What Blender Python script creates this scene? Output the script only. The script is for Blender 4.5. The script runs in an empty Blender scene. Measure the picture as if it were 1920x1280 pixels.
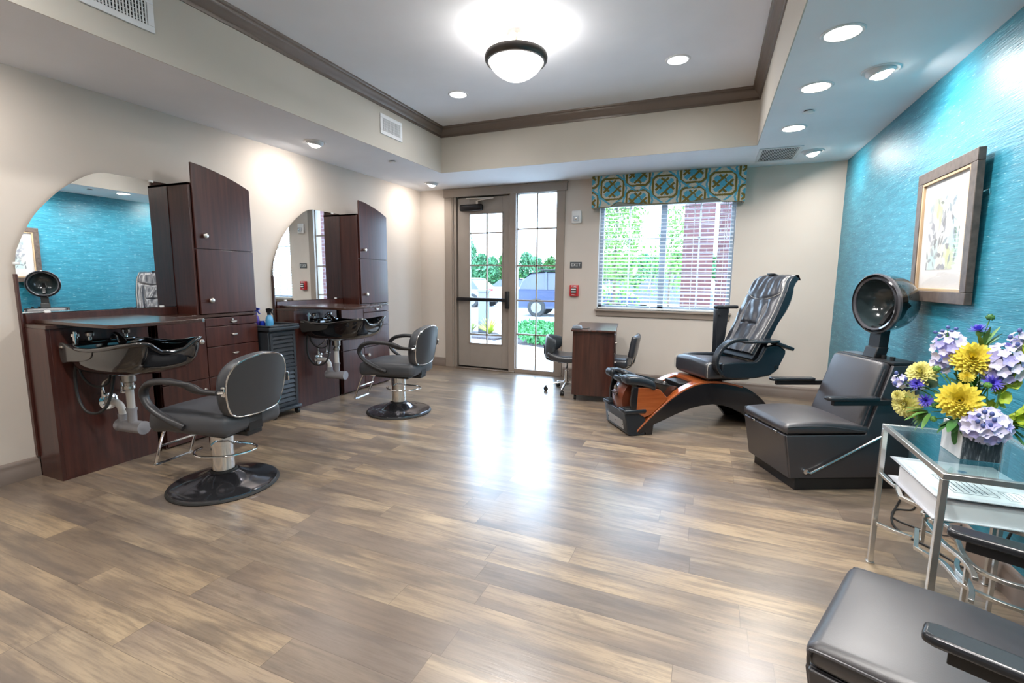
import bpy, bmesh, math, random
from mathutils import Vector, Matrix, Euler
S = bpy.context.scene
C = S.collection
PI = math.pi
random.seed(7)

# ---------------------------------------------------------------- camera
F_PX, YAW, PITCH, ROLL, CAMZ = 885.58, 0.3941, 0.1324, 0.0094, 1.27
def make_camera():
    cd = bpy.data.cameras.new('camera'); cam = bpy.data.objects.new('camera', cd); C.objects.link(cam)
    cy, sy = math.cos(YAW), math.sin(YAW)
    fwd = Vector((-sy*math.cos(PITCH), cy*math.cos(PITCH), -math.sin(PITCH)))
    right = Vector((cy, sy, 0)); up = right.cross(fwd)
    r = right*math.cos(ROLL)+up*math.sin(ROLL); u = -right*math.sin(ROLL)+up*math.cos(ROLL)
    M = Matrix(((r.x, u.x, -fwd.x, 0), (r.y, u.y, -fwd.y, 0), (r.z, u.z, -fwd.z, CAMZ), (0, 0, 0, 1)))
    cam.matrix_world = M
    cd.sensor_width = 36; cd.lens = F_PX/1920*36; cd.clip_start = .05; cd.clip_end = 300
    S.camera = cam
make_camera()

# ---------------------------------------------------------------- world, exposure
W = bpy.data.worlds.new('sky'); S.world = W; W.use_nodes = True
bg = W.node_tree.nodes['Background']; bg.inputs[0].default_value = (.54, .75, 1.0, 1); bg.inputs[1].default_value = 9.5
S.view_settings.view_transform = 'Standard'; S.view_settings.look = 'None'
S.view_settings.exposure = 0.55; S.view_settings.gamma = 1.0; S.view_settings.use_curve_mapping = False
S.cycles.max_bounces = 8; S.cycles.diffuse_bounces = 5; S.cycles.glossy_bounces = 4
S.cycles.transparent_max_bounces = 12; S.cycles.transmission_bounces = 6
S.cycles.use_denoising = True
S.cycles.sample_clamp_indirect = 6.0
S.cycles.caustics_reflective = False; S.cycles.caustics_refractive = False

# room constants
XL, XR, YB, YF = -3.881, 1.205, 5.877, -2.6
ZS, ZT = 2.483, 2.976
TXL, TXR, TYB, TYF = -2.984, 0.320, 4.970, -1.6

def area(name, loc, target, sx, sy, power, col=(1, .95, .88), shape='RECTANGLE', spread=180, parent=None):
    ld = bpy.data.lights.new(name, 'AREA'); ld.shape = shape; ld.size = sx; ld.size_y = sy
    ld.energy = power; ld.color = col; ld.spread = math.radians(spread)
    o = bpy.data.objects.new(name, ld); C.objects.link(o); o.location = loc
    d = Vector(target)-Vector(loc); o.rotation_euler = d.to_track_quat('-Z', 'Y').to_euler()
    if parent:
        o.parent = parent; o.matrix_parent_inverse = parent.matrix_world.inverted()
    return o
def portal(name, loc, target, sx, sy):
    o = area(name, loc, target, sx, sy, 1); o.data.cycles.is_portal = True
portal('door_portal', (-2.84, 5.99, 1.25), (-2.84, 0, 1.25), .52, 1.8)
portal('sidelight_portal', (-2.12, 5.99, 1.21), (-2.12, 0, 1.21), .58, 2.35)
portal('window_portal', (-.55, 6.02, 1.55), (-.55, 0, 1.55), 1.48, 1.25)

# ---------------------------------------------------------------- materials
MATS = {}
def mat(name, col=(.5, .5, .5), rough=.5, metal=0., spec=.5, coat=0., var=0., vscale=8., vstretch=(1, 1, 1), bump=0., bscale=200., emit=None, es=1., sheen=0.):
    if name in MATS: return MATS[name]
    m = bpy.data.materials.new(name); m.use_nodes = True; nt = m.node_tree; b = nt.nodes['Principled BSDF']
    b.inputs['Base Color'].default_value = (*col, 1); b.inputs['Roughness'].default_value = rough
    b.inputs['Metallic'].default_value = metal; b.inputs['Specular IOR Level'].default_value = spec
    b.inputs['Coat Weight'].default_value = coat; b.inputs['Coat Roughness'].default_value = .08
    if sheen: b.inputs['Sheen Weight'].default_value = sheen
    if emit: b.inputs['Emission Color'].default_value = (*emit, 1); b.inputs['Emission Strength'].default_value = es
    tc = nt.nodes.new('ShaderNodeTexCoord'); mp = nt.nodes.new('ShaderNodeMapping'); mp.inputs['Scale'].default_value = vstretch
    nt.links.new(tc.outputs['Object'], mp.inputs[0])
    nz = nt.nodes.new('ShaderNodeTexNoise'); nz.inputs['Scale'].default_value = vscale; nz.inputs['Detail'].default_value = 4
    nt.links.new(mp.outputs[0], nz.inputs['Vector'])
    v = max(var, .03)
    rp = nt.nodes.new('ShaderNodeValToRGB')
    rp.color_ramp.elements[0].position = .3; rp.color_ramp.elements[1].position = .7
    rp.color_ramp.elements[0].color = (*[max(0, c*(1-v)) for c in col], 1)
    rp.color_ramp.elements[1].color = (*[min(1, c*(1+v)) for c in col], 1)
    nt.links.new(nz.outputs[0], rp.inputs[0]); nt.links.new(rp.outputs[0], b.inputs['Base Color'])
    if bump:
        n2 = nt.nodes.new('ShaderNodeTexNoise'); n2.inputs['Scale'].default_value = bscale; n2.inputs['Detail'].default_value = 3
        nt.links.new(mp.outputs[0], n2.inputs['Vector'])
        bp = nt.nodes.new('ShaderNodeBump'); bp.inputs['Strength'].default_value = bump; bp.inputs['Distance'].default_value = .002
        nt.links.new(n2.outputs[0], bp.inputs['Height']); nt.links.new(bp.outputs[0], b.inputs['Normal'])
    MATS[name] = m; return m
def glassmat(name, tint=(1, 1, 1), refl=1.0, rough=.0):
    if name in MATS: return MATS[name]
    m = bpy.data.materials.new(name); m.use_nodes = True; nt = m.node_tree; nt.nodes.clear()
    out = nt.nodes.new('ShaderNodeOutputMaterial'); mx = nt.nodes.new('ShaderNodeMixShader')
    t = nt.nodes.new('ShaderNodeBsdfTransparent'); t.inputs[0].default_value = (*tint, 1)
    g = nt.nodes.new('ShaderNodeBsdfGlossy'); g.inputs['Roughness'].default_value = rough
    lw = nt.nodes.new('ShaderNodeLayerWeight'); lw.inputs[0].default_value = .5
    pw = nt.nodes.new('ShaderNodeMath'); pw.operation = 'POWER'; pw.inputs[1].default_value = 4.5
    mu = nt.nodes.new('ShaderNodeMath'); mu.operation = 'MULTIPLY_ADD'; mu.inputs[1].default_value = .9*refl; mu.inputs[2].default_value = .035*refl; mu.use_clamp = True
    nt.links.new(lw.outputs['Facing'], pw.inputs[0]); nt.links.new(pw.outputs[0], mu.inputs[0]); nt.links.new(mu.outputs[0], mx.inputs[0])
    nt.links.new(t.outputs[0], mx.inputs[1]); nt.links.new(g.outputs[0], mx.inputs[2]); nt.links.new(mx.outputs[0], out.inputs[0])
    MATS[name] = m; return m
def attrmat(name, rough=.6, spec=.3, bump=0):
    m = bpy.data.materials.new(name); m.use_nodes = True; nt = m.node_tree; b = nt.nodes['Principled BSDF']
    a = nt.nodes.new('ShaderNodeAttribute'); a.attribute_name = 'Col'; nt.links.new(a.outputs['Color'], b.inputs['Base Color'])
    b.inputs['Roughness'].default_value = rough; b.inputs['Specular IOR Level'].default_value = spec
    if bump:
        n2 = nt.nodes.new('ShaderNodeTexNoise'); n2.inputs['Scale'].default_value = 500
        bp = nt.nodes.new('ShaderNodeBump'); bp.inputs['Strength'].default_value = bump; bp.inputs['Distance'].default_value = .001
        nt.links.new(n2.outputs[0], bp.inputs['Height']); nt.links.new(bp.outputs[0], b.inputs['Normal'])
    return m
class NT:
    def __init__(s, name):
        s.m = bpy.data.materials.new(name); s.m.use_nodes = True; s.nt = s.m.node_tree; s.b = s.nt.nodes['Principled BSDF']
        s.tc = s.nt.nodes.new('ShaderNodeTexCoord')
    def n(s, t): return s.nt.nodes.new(t)
    def l(s, a, b): s.nt.links.new(a, b)
    def math(s, op, a, b=None, c=None):
        x = s.n('ShaderNodeMath'); x.operation = op
        for i, q in enumerate((a, b, c)):
            if q is None: continue
            if isinstance(q, (int, float)): x.inputs[i].default_value = q
            else: s.l(q, x.inputs[i])
        return x.outputs[0]
    def comb(s, x, y, z):
        c = s.n('ShaderNodeCombineXYZ')
        for i, q in enumerate((x, y, z)):
            if isinstance(q, (int, float)): c.inputs[i].default_value = q
            else: s.l(q, c.inputs[i])
        return c.outputs[0]
    def noise(s, vec, scale, detail=4, rough=.55):
        n = s.n('ShaderNodeTexNoise'); n.inputs['Scale'].default_value = scale; n.inputs['Detail'].default_value = detail; n.inputs['Roughness'].default_value = rough
        s.l(vec, n.inputs['Vector']); return n.outputs[0]
    def ramp(s, fac, stops):
        r = s.n('ShaderNodeValToRGB'); e = r.color_ramp.elements
        while len(e) < len(stops): e.new(.5)
        for k, (p, c) in enumerate(stops):
            e[k].position = p; e[k].color = (*c, 1)
        s.l(fac, r.inputs[0]); return r.outputs[0]
    def mix(s, fac, a, b, mode='MIX'):
        x = s.n('ShaderNodeMix'); x.data_type = 'RGBA'; x.blend_type = mode
        for i, q in ((0, fac), (6, a), (7, b)):
            if isinstance(q, (int, float)): x.inputs[i].default_value = q
            elif isinstance(q, tuple): x.inputs[i].default_value = (*q, 1)
            else: s.l(q, x.inputs[i])
        return x.outputs[2]

def floor_material():
    k = NT('vinyl_plank_floor'); sp = k.n('ShaderNodeSeparateXYZ'); k.l(k.tc.outputs['Object'], sp.inputs[0])
    X, Y = sp.outputs[0], sp.outputs[1]
    pw, plen = .137, 1.05
    ys = k.math('DIVIDE', k.math('SUBTRACT', Y, .013), pw); row = k.math('FLOOR', ys)
    w1 = k.n('ShaderNodeTexWhiteNoise'); w1.noise_dimensions = '1D'; k.l(row, w1.inputs['W'])
    xs = k.math('ADD', k.math('DIVIDE', X, plen), k.math('MULTIPLY', w1.outputs['Value'], 7.3)); pid = k.math('FLOOR', xs)
    w2 = k.n('ShaderNodeTexWhiteNoise'); w2.noise_dimensions = '2D'; k.l(k.comb(row, pid, 0), w2.inputs['Vector'])
    rnd = w2.outputs['Value']
    base = k.ramp(rnd, [(0, (.20, .145, .105)), (.22, (.37, .265, .160)), (.40, (.22, .168, .130)), (.58, (.38, .285, .185)), (.74, (.185, .148, .122)), (.88, (.33, .24, .152)), (1, (.25, .19, .145))])
    off = k.math('MULTIPLY', rnd, 37.0)
    xo = k.math('ADD', X, off); yo = k.math('ADD', Y, k.math('MULTIPLY', rnd, 11.0))
    g1 = k.noise(k.comb(k.math('MULTIPLY', xo, 3.2), k.math('MULTIPLY', yo, 42.0), 0), 1.0, 6, .65)
    g2 = k.noise(k.comb(k.math('MULTIPLY', xo, 1.5), k.math('MULTIPLY', yo, 9.0), 3.3), 1.0, 4, .6)
    g3 = k.noise(k.comb(k.math('MULTIPLY', xo, 12.0), k.math('MULTIPLY', yo, 160.0), 1.3), 1.0, 3, .6)
    g4 = k.noise(k.comb(k.math('MULTIPLY', xo, 1.1), k.math('MULTIPLY', yo, 3.2), 8.3), 1.0, 3, .6)
    g5 = k.noise(k.comb(k.math('MULTIPLY', xo, 5.0), k.math('MULTIPLY', yo, 11.0), 5.1), 1.0, 5, .75)
    c = k.mix(k.math('MULTIPLY', k.ramp(g4, [(.42, (1, 1, 1)), (.60, (0, 0, 0))]), .60), base, (.125, .098, .082))
    c = k.mix(k.math('MULTIPLY', k.ramp(g4, [(.50, (0, 0, 0)), (.72, (1, 1, 1))]), .55), c, (.43, .325, .205))
    c = k.mix(k.math('MULTIPLY', k.ramp(g2, [(.38, (1, 1, 1)), (.50, (0, 0, 0))]), .62), c, (.095, .076, .066))
    c = k.mix(k.math('MULTIPLY', k.ramp(g1, [(.40, (1, 1, 1)), (.54, (0, 0, 0))]), .50), c, (.12, .09, .07))
    c = k.mix(k.math('MULTIPLY', k.ramp(g5, [(.60, (0, 0, 0)), (.74, (1, 1, 1))]), .50), c, (.075, .055, .045))
    c = k.mix(k.math('MULTIPLY', k.ramp(g3, [(.5, (0, 0, 0)), (.72, (1, 1, 1))]), .30), c, (.10, .075, .055))
    fy = k.math('FRACT', ys); fx = k.math('FRACT', xs)
    seam = k.math('MAXIMUM', k.math('LESS_THAN', fy, .014), k.math('LESS_THAN', fx, .0022))
    c = k.mix(k.math('MULTIPLY', seam, .6), c, (.07, .05, .035))
    k.l(c, k.b.inputs['Base Color'])
    k.b.inputs['Coat Weight'].default_value = .45; k.b.inputs['Coat Roughness'].default_value = .26
    rr = k.math('MULTIPLY_ADD', g1, .18, .22); k.l(rr, k.b.inputs['Roughness'])
    k.b.inputs['Specular IOR Level'].default_value = .62
    bp = k.n('ShaderNodeBump'); bp.inputs['Strength'].default_value = .16; bp.inputs['Distance'].default_value = .004
    hh = k.math('SUBTRACT', k.math('ADD', g1, k.math('MULTIPLY', g3, .5)), k.math('MULTIPLY', seam, .8)); k.l(hh, bp.inputs['Height']); k.l(bp.outputs[0], k.b.inputs['Normal'])
    return k.m
def teal_material():
    k = NT('teal_brushed_wallpaper'); sp = k.n('ShaderNodeSeparateXYZ'); k.l(k.tc.outputs['Object'], sp.inputs[0])
    Y, Z = sp.outputs[1], sp.outputs[2]
    n1 = k.noise(k.comb(0, k.math('MULTIPLY', Y, 9), k.math('MULTIPLY', Z, 130)), 1, 3, .6)
    n2 = k.noise(k.comb(4, k.math('MULTIPLY', Y, 3.5), k.math('MULTIPLY', Z, 30)), 1, 4, .6)
    n3 = k.noise(k.comb(7, k.math('MULTIPLY', Y, 16), k.math('MULTIPLY', Z, 160)), 1, 2, .5)
    n4 = k.noise(k.comb(9, Y, Z), 1.6, 3, .5)
    c = k.ramp(n2, [(.28, (.012, .150, .225)), (.5, (.026, .235, .335)), (.72, (.065, .330, .440))])
    c = k.mix(k.math('MULTIPLY', n4, .5), c, (.014, .165, .24))
    c = k.mix(k.math('MULTIPLY', k.ramp(n1, [(.42, (1, 1, 1)), (.56, (0, 0, 0))]), .38), c, (.010, .12, .18))
    c = k.mix(k.math('MULTIPLY', k.ramp(n3, [(.64, (0, 0, 0)), (.76, (1, 1, 1))]), .8), c, (.42, .66, .74))
    k.l(c, k.b.inputs['Base Color'])
    k.b.inputs['Roughness'].default_value = .42; k.b.inputs['Specular IOR Level'].default_value = .55
    bp = k.n('ShaderNodeBump'); bp.inputs['Strength'].default_value = .5; bp.inputs['Distance'].default_value = .003
    k.l(k.math('ADD', n1, n3), bp.inputs['Height']); k.l(bp.outputs[0], k.b.inputs['Normal'])
    return k.m
def wood_material(name, dark, light, sx=(30, 30, 1.4), rough=.3, coat=.35):
    k = NT(name); mp = k.n('ShaderNodeMapping'); mp.inputs['Scale'].default_value = sx; k.l(k.tc.outputs['Object'], mp.inputs[0])
    n1 = k.noise(mp.outputs[0], 1.3, 5, .6)
    c = k.ramp(n1, [(.3, dark), (.7, light)]); k.l(c, k.b.inputs['Base Color'])
    k.b.inputs['Roughness'].default_value = rough; k.b.inputs['Coat Weight'].default_value = coat; k.b.inputs['Coat Roughness'].default_value = .18
    return k.m
def brick_material():
    k = NT('red_brick'); sp = k.n('ShaderNodeSeparateXYZ'); k.l(k.tc.outputs['Object'], sp.inputs[0])
    b = k.n('ShaderNodeTexBrick'); b.inputs['Scale'].default_value = 1; b.inputs['Brick Width'].default_value = .2; b.inputs['Row Height'].default_value = .075; b.inputs['Mortar Size'].default_value = .008
    b.inputs['Color1'].default_value = (.12, .045, .045, 1); b.inputs['Color2'].default_value = (.085, .035, .04, 1); b.inputs['Mortar'].default_value = (.16, .13, .14, 1)
    k.l(k.comb(k.math('ADD', sp.outputs[0], sp.outputs[1]), sp.outputs[2], 0), b.inputs['Vector']); k.l(b.outputs[0], k.b.inputs['Base Color']); k.b.inputs['Roughness'].default_value = .85
    return k.m

FLOOR = floor_material(); TEAL = teal_material()
DARKWOOD = wood_material('dark_mahogany_laminate', (.034, .0095, .0075), (.078, .0225, .0155))
DESKWOOD = wood_material('desk_mahogany_laminate', (.018, .007, .006), (.075, .024, .016), (22, 22, 1.2))
TOPWOOD = wood_material('counter_mahogany_laminate', (.040, .018, .013), (.070, .032, .022), (3, 30, 30), .22, .5)
CHERRY = wood_material('cherry_wood_veneer', (.24, .052, .014), (.40, .105, .028), (2, 30, 30), .18, .8)
BRICK = brick_material()
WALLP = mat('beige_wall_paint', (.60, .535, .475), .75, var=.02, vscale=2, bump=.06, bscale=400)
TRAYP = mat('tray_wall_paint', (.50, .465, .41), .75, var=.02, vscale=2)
CEILP = mat('white_ceiling_paint', (.82, .835, .88), .8, var=.015, vscale=2)
TAUPE = mat('taupe_trim_paint', (.30, .245, .205), .38, var=.03)
BASEP = mat('taupe_baseboard_paint', (.205, .160, .135), .38, var=.03)
CROWNP = mat('dark_taupe_crown_paint', (.145, .112, .092), .36, var=.04)
DOORP = mat('taupe_door_paint', (.31, .265, .23), .36, var=.02)
WHITE = mat('white_plastic', (.80, .80, .79), .4)
WHITEM = mat('white_painted_metal', (.72, .73, .75), .4)
BLACKV = mat('black_vinyl', (.030, .027, .031), .42, spec=1.0, bump=.12, bscale=350)
GREYV = mat('charcoal_vinyl', (.055, .058, .066), .42, bump=.12, bscale=350)
LEATH = mat('black_leather', (.030, .032, .040), .29, spec=.8, bump=.2, bscale=300)
DPLAST = mat('dark_plastic', (.014, .018, .024), .28)
BPLAST = mat('black_plastic', (.010, .010, .011), .4)
GLOSSB = mat('glossy_black_porcelain', (.006, .006, .007), .06, coat=1)
CHROME = mat('chrome', (.80, .80, .80), .1, 1)
NICKEL = mat('brushed_nickel', (.62, .56, .50), .3, 1)
SILVER = mat('silver_painted_metal', (.66, .64, .60), .26, .85)
MIRROR = mat('mirror_silver', (.93, .95, .95), .0, 1)
GREYP = mat('grey_plastic_pipe', (.30, .30, .32), .4)
PVC = mat('white_plastic_pipe', (.78, .76, .73), .35)
RUBBER = mat('black_rubber', (.012, .012, .012), .6)
PANE = glassmat('clear_pane', (1, 1, 1), .8)
TABLEG = glassmat('table_glass', (.89, .975, .975), 1.6)
SMOKE = glassmat('smoked_plastic', (.42, .47, .47), 2.0, .02)
BRONZE = mat('dark_bronze_metal', (.022, .020, .022), .32, .6)
LEAF = mat('green_leaf', (.10, .24, .045), .5, var=.3, vscale=20)
LEAFB = mat('bright_green_leaf', (.20, .40, .06), .55, var=.35, vscale=3)
LEAFD = mat('dark_green_leaf', (.045, .15, .035), .55, var=.35, vscale=3)
LIMEF = mat('lime_bract', (.42, .55, .05), .5, var=.2, vscale=30)
CONC = mat('pale_concrete', (.62, .61, .59), .85, var=.04, vscale=3)
ASPH = mat('pale_asphalt', (.50, .50, .50), .9, var=.05, vscale=3)
MULCH = mat('dark_mulch', (.06, .05, .055), .95, var=.6, vscale=40)
TRUNKM = mat('bark', (.12, .09, .07), .9, var=.3, vscale=10)
BULB = mat('lamp_glow', (1, 1, 1), .5, emit=(1, .93, .84), es=14)
BOWLG = mat('frosted_lit_glass', (1, 1, 1), .5, emit=(1, .97, .94), es=3.2)

# ---------------------------------------------------------------- mesh builder
def Rz(a): return Matrix.Rotation(a, 4, 'Z')
def Rx(a): return Matrix.Rotation(a, 4, 'X')
def Ry(a): return Matrix.Rotation(a, 4, 'Y')
def T(x, y, z): return Matrix.Translation((x, y, z))
class MB:
    def __init__(s): s.v = []; s.f = []; s.m = []
    def add(s, vs, fs, mi=0, M=None):
        o = len(s.v)
        if M is not None: vs = [M @ Vector(v) for v in vs]
        s.v += [tuple(v) for v in vs]; s.f += [tuple(i+o for i in f) for f in fs]; s.m += [mi]*len(fs); return s
    def box(s, x0, x1, y0, y1, z0, z1, mi=0, M=None):
        vs = [(x, y, z) for z in (z0, z1) for y in (y0, y1) for x in (x0, x1)]
        return s.add(vs, [(0, 2, 3, 1), (4, 5, 7, 6), (0, 1, 5, 4), (2, 6, 7, 3), (0, 4, 6, 2), (1, 3, 7, 5)], mi, M)
    def rbox(s, x0, x1, y0, y1, z0, z1, r=.01, seg=2, mi=0, M=None, fn=None, cuts=0):
        b = bmesh.new(); bmesh.ops.create_cube(b, size=1)
        for v in b.verts: v.co = Vector(((x0+x1)/2+v.co.x*(x1-x0), (y0+y1)/2+v.co.y*(y1-y0), (z0+z1)/2+v.co.z*(z1-z0)))
        r = min(r, .49*min(abs(x1-x0), abs(y1-y0), abs(z1-z0)))
        bmesh.ops.bevel(b, geom=list(b.edges)+list(b.verts), offset=r, segments=seg, affect='EDGES', profile=.5)
        if cuts:
            es = [e for e in b.edges if e.calc_length() > 2.2*r]
            bmesh.ops.subdivide_edges(b, edges=es, cuts=cuts, use_grid_fill=True)
        b.verts.index_update()
        vs = [v.co.copy() for v in b.verts]
        if fn: vs = [fn(v) for v in vs]
        s.add(vs, [tuple(v.index for v in f.verts) for f in b.faces], mi, M); b.free(); return s
    def prism(s, poly, h0, h1, axis='y', mi=0, M=None):
        n = len(poly)
        def P(a, b, h): return (a, h, b) if axis == 'y' else ((h, a, b) if axis == 'x' else (a, b, h))
        vs = [P(a, b, h0) for a, b in poly]+[P(a, b, h1) for a, b in poly]
        fs = [tuple(range(n))[::-1], tuple(range(n, 2*n))]+[(i, (i+1) % n, n+(i+1) % n, n+i) for i in range(n)]
        return s.add(vs, fs, mi, M)
    def lathe(s, prof, n=32, M=None, mi=0, cap=True, arc=1.0):
        vs = []; fs = []; k = len(prof); full = arc >= 1
        m = n if full else n+1
        for i in range(m):
            a = 2*PI*arc*i/n
            for r, z in prof: vs.append((r*math.cos(a), r*math.sin(a), z))
        for i in range(n):
            j = (i+1) % m
            for q in range(k-1):
                fs.append((i*k+q, j*k+q, j*k+q+1, i*k+q+1))
        if cap and full:
            if prof[0][0] > 1e-6: fs.append(tuple(i*k for i in range(n))[::-1])
            if prof[-1][0] > 1e-6: fs.append(tuple(i*k+k-1 for i in range(n)))
        return s.add(vs, fs, mi, M)
    def cyl(s, p0, p1, r, r2=None, n=16, mi=0):
        p0 = Vector(p0); p1 = Vector(p1); d = p1-p0; M = T(*p0) @ d.to_track_quat('Z', 'Y').to_matrix().to_4x4()
        return s.lathe([(r, 0), (r if r2 is None else r2, d.length)], n, M, mi)
    def ell(s, c, rx, ry, rz, n=16, k=10, mi=0, M=None):
        vs = [(0, 0, -1)]+[(math.cos(2*PI*i/n)*math.sin(PI*j/k), math.sin(2*PI*i/n)*math.sin(PI*j/k), -math.cos(PI*j/k)) for j in range(1, k) for i in range(n)]+[(0, 0, 1)]
        fs = [(0, 1+(i+1) % n, 1+i) for i in range(n)]
        for j in range(k-2):
            for i in range(n): fs.append((1+j*n+i, 1+j*n+(i+1) % n, 1+(j+1)*n+(i+1) % n, 1+(j+1)*n+i))
        e = len(vs)-1; fs += [(1+(k-2)*n+i, 1+(k-2)*n+(i+1) % n, e) for i in range(n)]
        MM = T(*c) @ Matrix.Diagonal((rx, ry, rz, 1))
        return s.add(vs, fs, mi, (M @ MM) if M is not None else MM)
    def tube(s, pts, r, n=8, closed=False, sect=None, up=None, mi=0, M=None, radii=None):
        P = [Vector(p) for p in pts]; N = len(P); rings = []
        prev = None
        for i in range(N):
            a = P[(i-1) % N] if (closed or i > 0) else P[i]; b = P[(i+1) % N] if (closed or i < N-1) else P[i]
            t = (b-a).normalized()
            if up is not None:
                u = Vector(up); u = (u-t*u.dot(t)).normalized()
            elif prev is None:
                u = Vector((0, 0, 1)) if abs(t.z) < .9 else Vector((1, 0, 0)); u = (u-t*u.dot(t)).normalized()
            else: u = (prev-t*prev.dot(t)).normalized()
            prev = u; w = t.cross(u)
            rr = radii[i] if radii else r
            sc = sect if sect else [(math.cos(2*PI*q/n)*rr, math.sin(2*PI*q/n)*rr) for q in range(n)]
            if sect and radii: sc = [(x*rr, y*rr) for x, y in sect]
            rings.append([P[i]+w*x+u*y for x, y in sc])
        return s.loft(rings, closed, mi, M)
    def loft(s, rings, closed=False, mi=0, M=None, cap=True):
        k = len(rings[0]); N = len(rings); vs = [p for r in rings for p in r]; fs = []
        for i in range(N if closed else N-1):
            j = (i+1) % N
            for q in range(k): fs.append((i*k+q, i*k+(q+1) % k, j*k+(q+1) % k, j*k+q))
        if not closed and cap: fs += [tuple(range(k))[::-1], tuple((N-1)*k+q for q in range(k))]
        return s.add(vs, fs, mi, M)
    def build(s, name, mats, parent=None, smooth=True, angle=38, bev=0, bseg=2, fix=True):
        me = bpy.data.meshes.new(name); me.from_pydata([tuple(v) for v in s.v], [], s.f)
        if not isinstance(mats, (list, tuple)): mats = [mats]
        for m in mats: me.materials.append(m)
        if len(mats) > 1: me.polygons.foreach_set('material_index', s.m)
        if fix:
            b = bmesh.new(); b.from_mesh(me); bmesh.ops.recalc_face_normals(b, faces=b.faces); b.to_mesh(me); b.free()
        if smooth:
            me.polygons.foreach_set('use_smooth', [True]*len(me.polygons)); me.set_sharp_from_angle(angle=math.radians(angle))
        me.update()
        o = bpy.data.objects.new(name, me); C.objects.link(o)
        if parent: o.parent = parent
        if bev:
            md = o.modifiers.new('bevel', 'BEVEL'); md.width = bev; md.segments = bseg; md.limit_method = 'ANGLE'; md.harden_normals = False
        return o
def thing(name, label, cat, loc=(0, 0, 0), rz=0, group=None):
    o = bpy.data.objects.new(name, None); C.objects.link(o); o.location = loc; o.rotation_euler = (0, 0, rz); o.empty_display_size = .1
    o['label'] = label; o['category'] = cat
    if group: o['group'] = group
    bpy.context.view_layer.update()
    return o
def tag(o, label, cat, group=None):
    o['label'] = label; o['category'] = cat
    if group: o['group'] = group
    return o
def struct(o): o['kind'] = 'structure'; return o
def kids(o): return [c for c in bpy.data.objects if c.parent == o]
def dup(root, loc=None, rz=None, label=None, parent=None):
    c = root.copy(); C.objects.link(c); c.parent = parent
    if loc is not None: c.location = loc
    if rz is not None: c.rotation_euler = (0, 0, rz)
    if label: c['label'] = label
    for ch in kids(root): dup(ch, parent=c)
    return c
def smooth_path(pts, k=6, closed=False):
    P = [Vector(p) for p in pts]; n = len(P); out = []
    for i in range(n if closed else n-1):
        p0 = P[(i-1) % n] if (closed or i > 0) else P[i]; p1 = P[i]; p2 = P[(i+1) % n]; p3 = P[(i+2) % n] if (closed or i < n-2) else P[i+1]
        for j in range(k):
            t = j/k
            out.append(.5*((2*p1)+(p2-p0)*t+(2*p0-5*p1+4*p2-p3)*t*t+(-p0+3*p1-3*p2+p3)*t*t*t))
    if not closed: out.append(P[-1])
    return out
def arcpts(cx, cz, rx, rz, a0, a1, n=12): return [(cx+rx*math.cos(math.radians(a0+(a1-a0)*i/n)), cz+rz*math.sin(math.radians(a0+(a1-a0)*i/n))) for i in range(n+1)]
RSEC = lambda w, h: [(-w/2, -h/2), (w/2, -h/2), (w/2, h/2), (-w/2, h/2)]

# ================================================================ SETTING
TH = .14
struct(MB().box(XL-TH, XR+TH, YF-TH, YB+TH, -.1, 0).build('floor', FLOOR, smooth=False))
struct(MB().box(XL-TH, XL, YF-TH, YB+TH, 0, 3.1).build('wall_left', WALLP, smooth=False))
struct(MB().box(XR, XR+TH, YF-TH, YB+TH, 0, 3.1).build('wall_right', TEAL, smooth=False))
struct(MB().box(XL, XR, YF-TH, YF, 0, 3.1).build('wall_front', WALLP, smooth=False))
DX0, DX1, DZ1 = -3.345, -1.80, 2.395        # door and sidelight opening
WX0, WX1, WZ0, WZ1 = -1.300, .215, .905, 2.19   # window opening
m = MB()
m.box(XL, DX0, YB, YB+TH, 0, 3.1); m.box(DX0, DX1, YB, YB+TH, DZ1, 3.1); m.box(DX1, WX0, YB, YB+TH, 0, 3.1)
m.box(WX0, WX1, YB, YB+TH, 0, WZ0); m.box(WX0, WX1, YB, YB+TH, WZ1, 3.1); m.box(WX1, XR, YB, YB+TH, 0, 3.1)
struct(m.build('wall_back', WALLP, smooth=False))
# ceiling: soffit slabs around a raised tray
m = MB()
m.box(XL, TXL, YF, YB, ZS, 3.12); m.box(TXR, XR, YF, YB, ZS, 3.12)
m.box(TXL, TXR, TYB, YB, ZS, 3.12); m.box(TXL, TXR, YF, TYF, ZS, 3.12)
m.box(TXL, TXR, TYF, TYB, ZT, 3.12)
struct(m.build('ceiling', CEILP, smooth=False))
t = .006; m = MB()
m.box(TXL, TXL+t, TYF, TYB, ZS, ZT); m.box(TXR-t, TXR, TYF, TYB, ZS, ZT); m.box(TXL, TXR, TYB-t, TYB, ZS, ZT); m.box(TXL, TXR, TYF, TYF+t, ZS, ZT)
struct(m.build('wall_tray', TRAYP, smooth=False))
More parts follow.
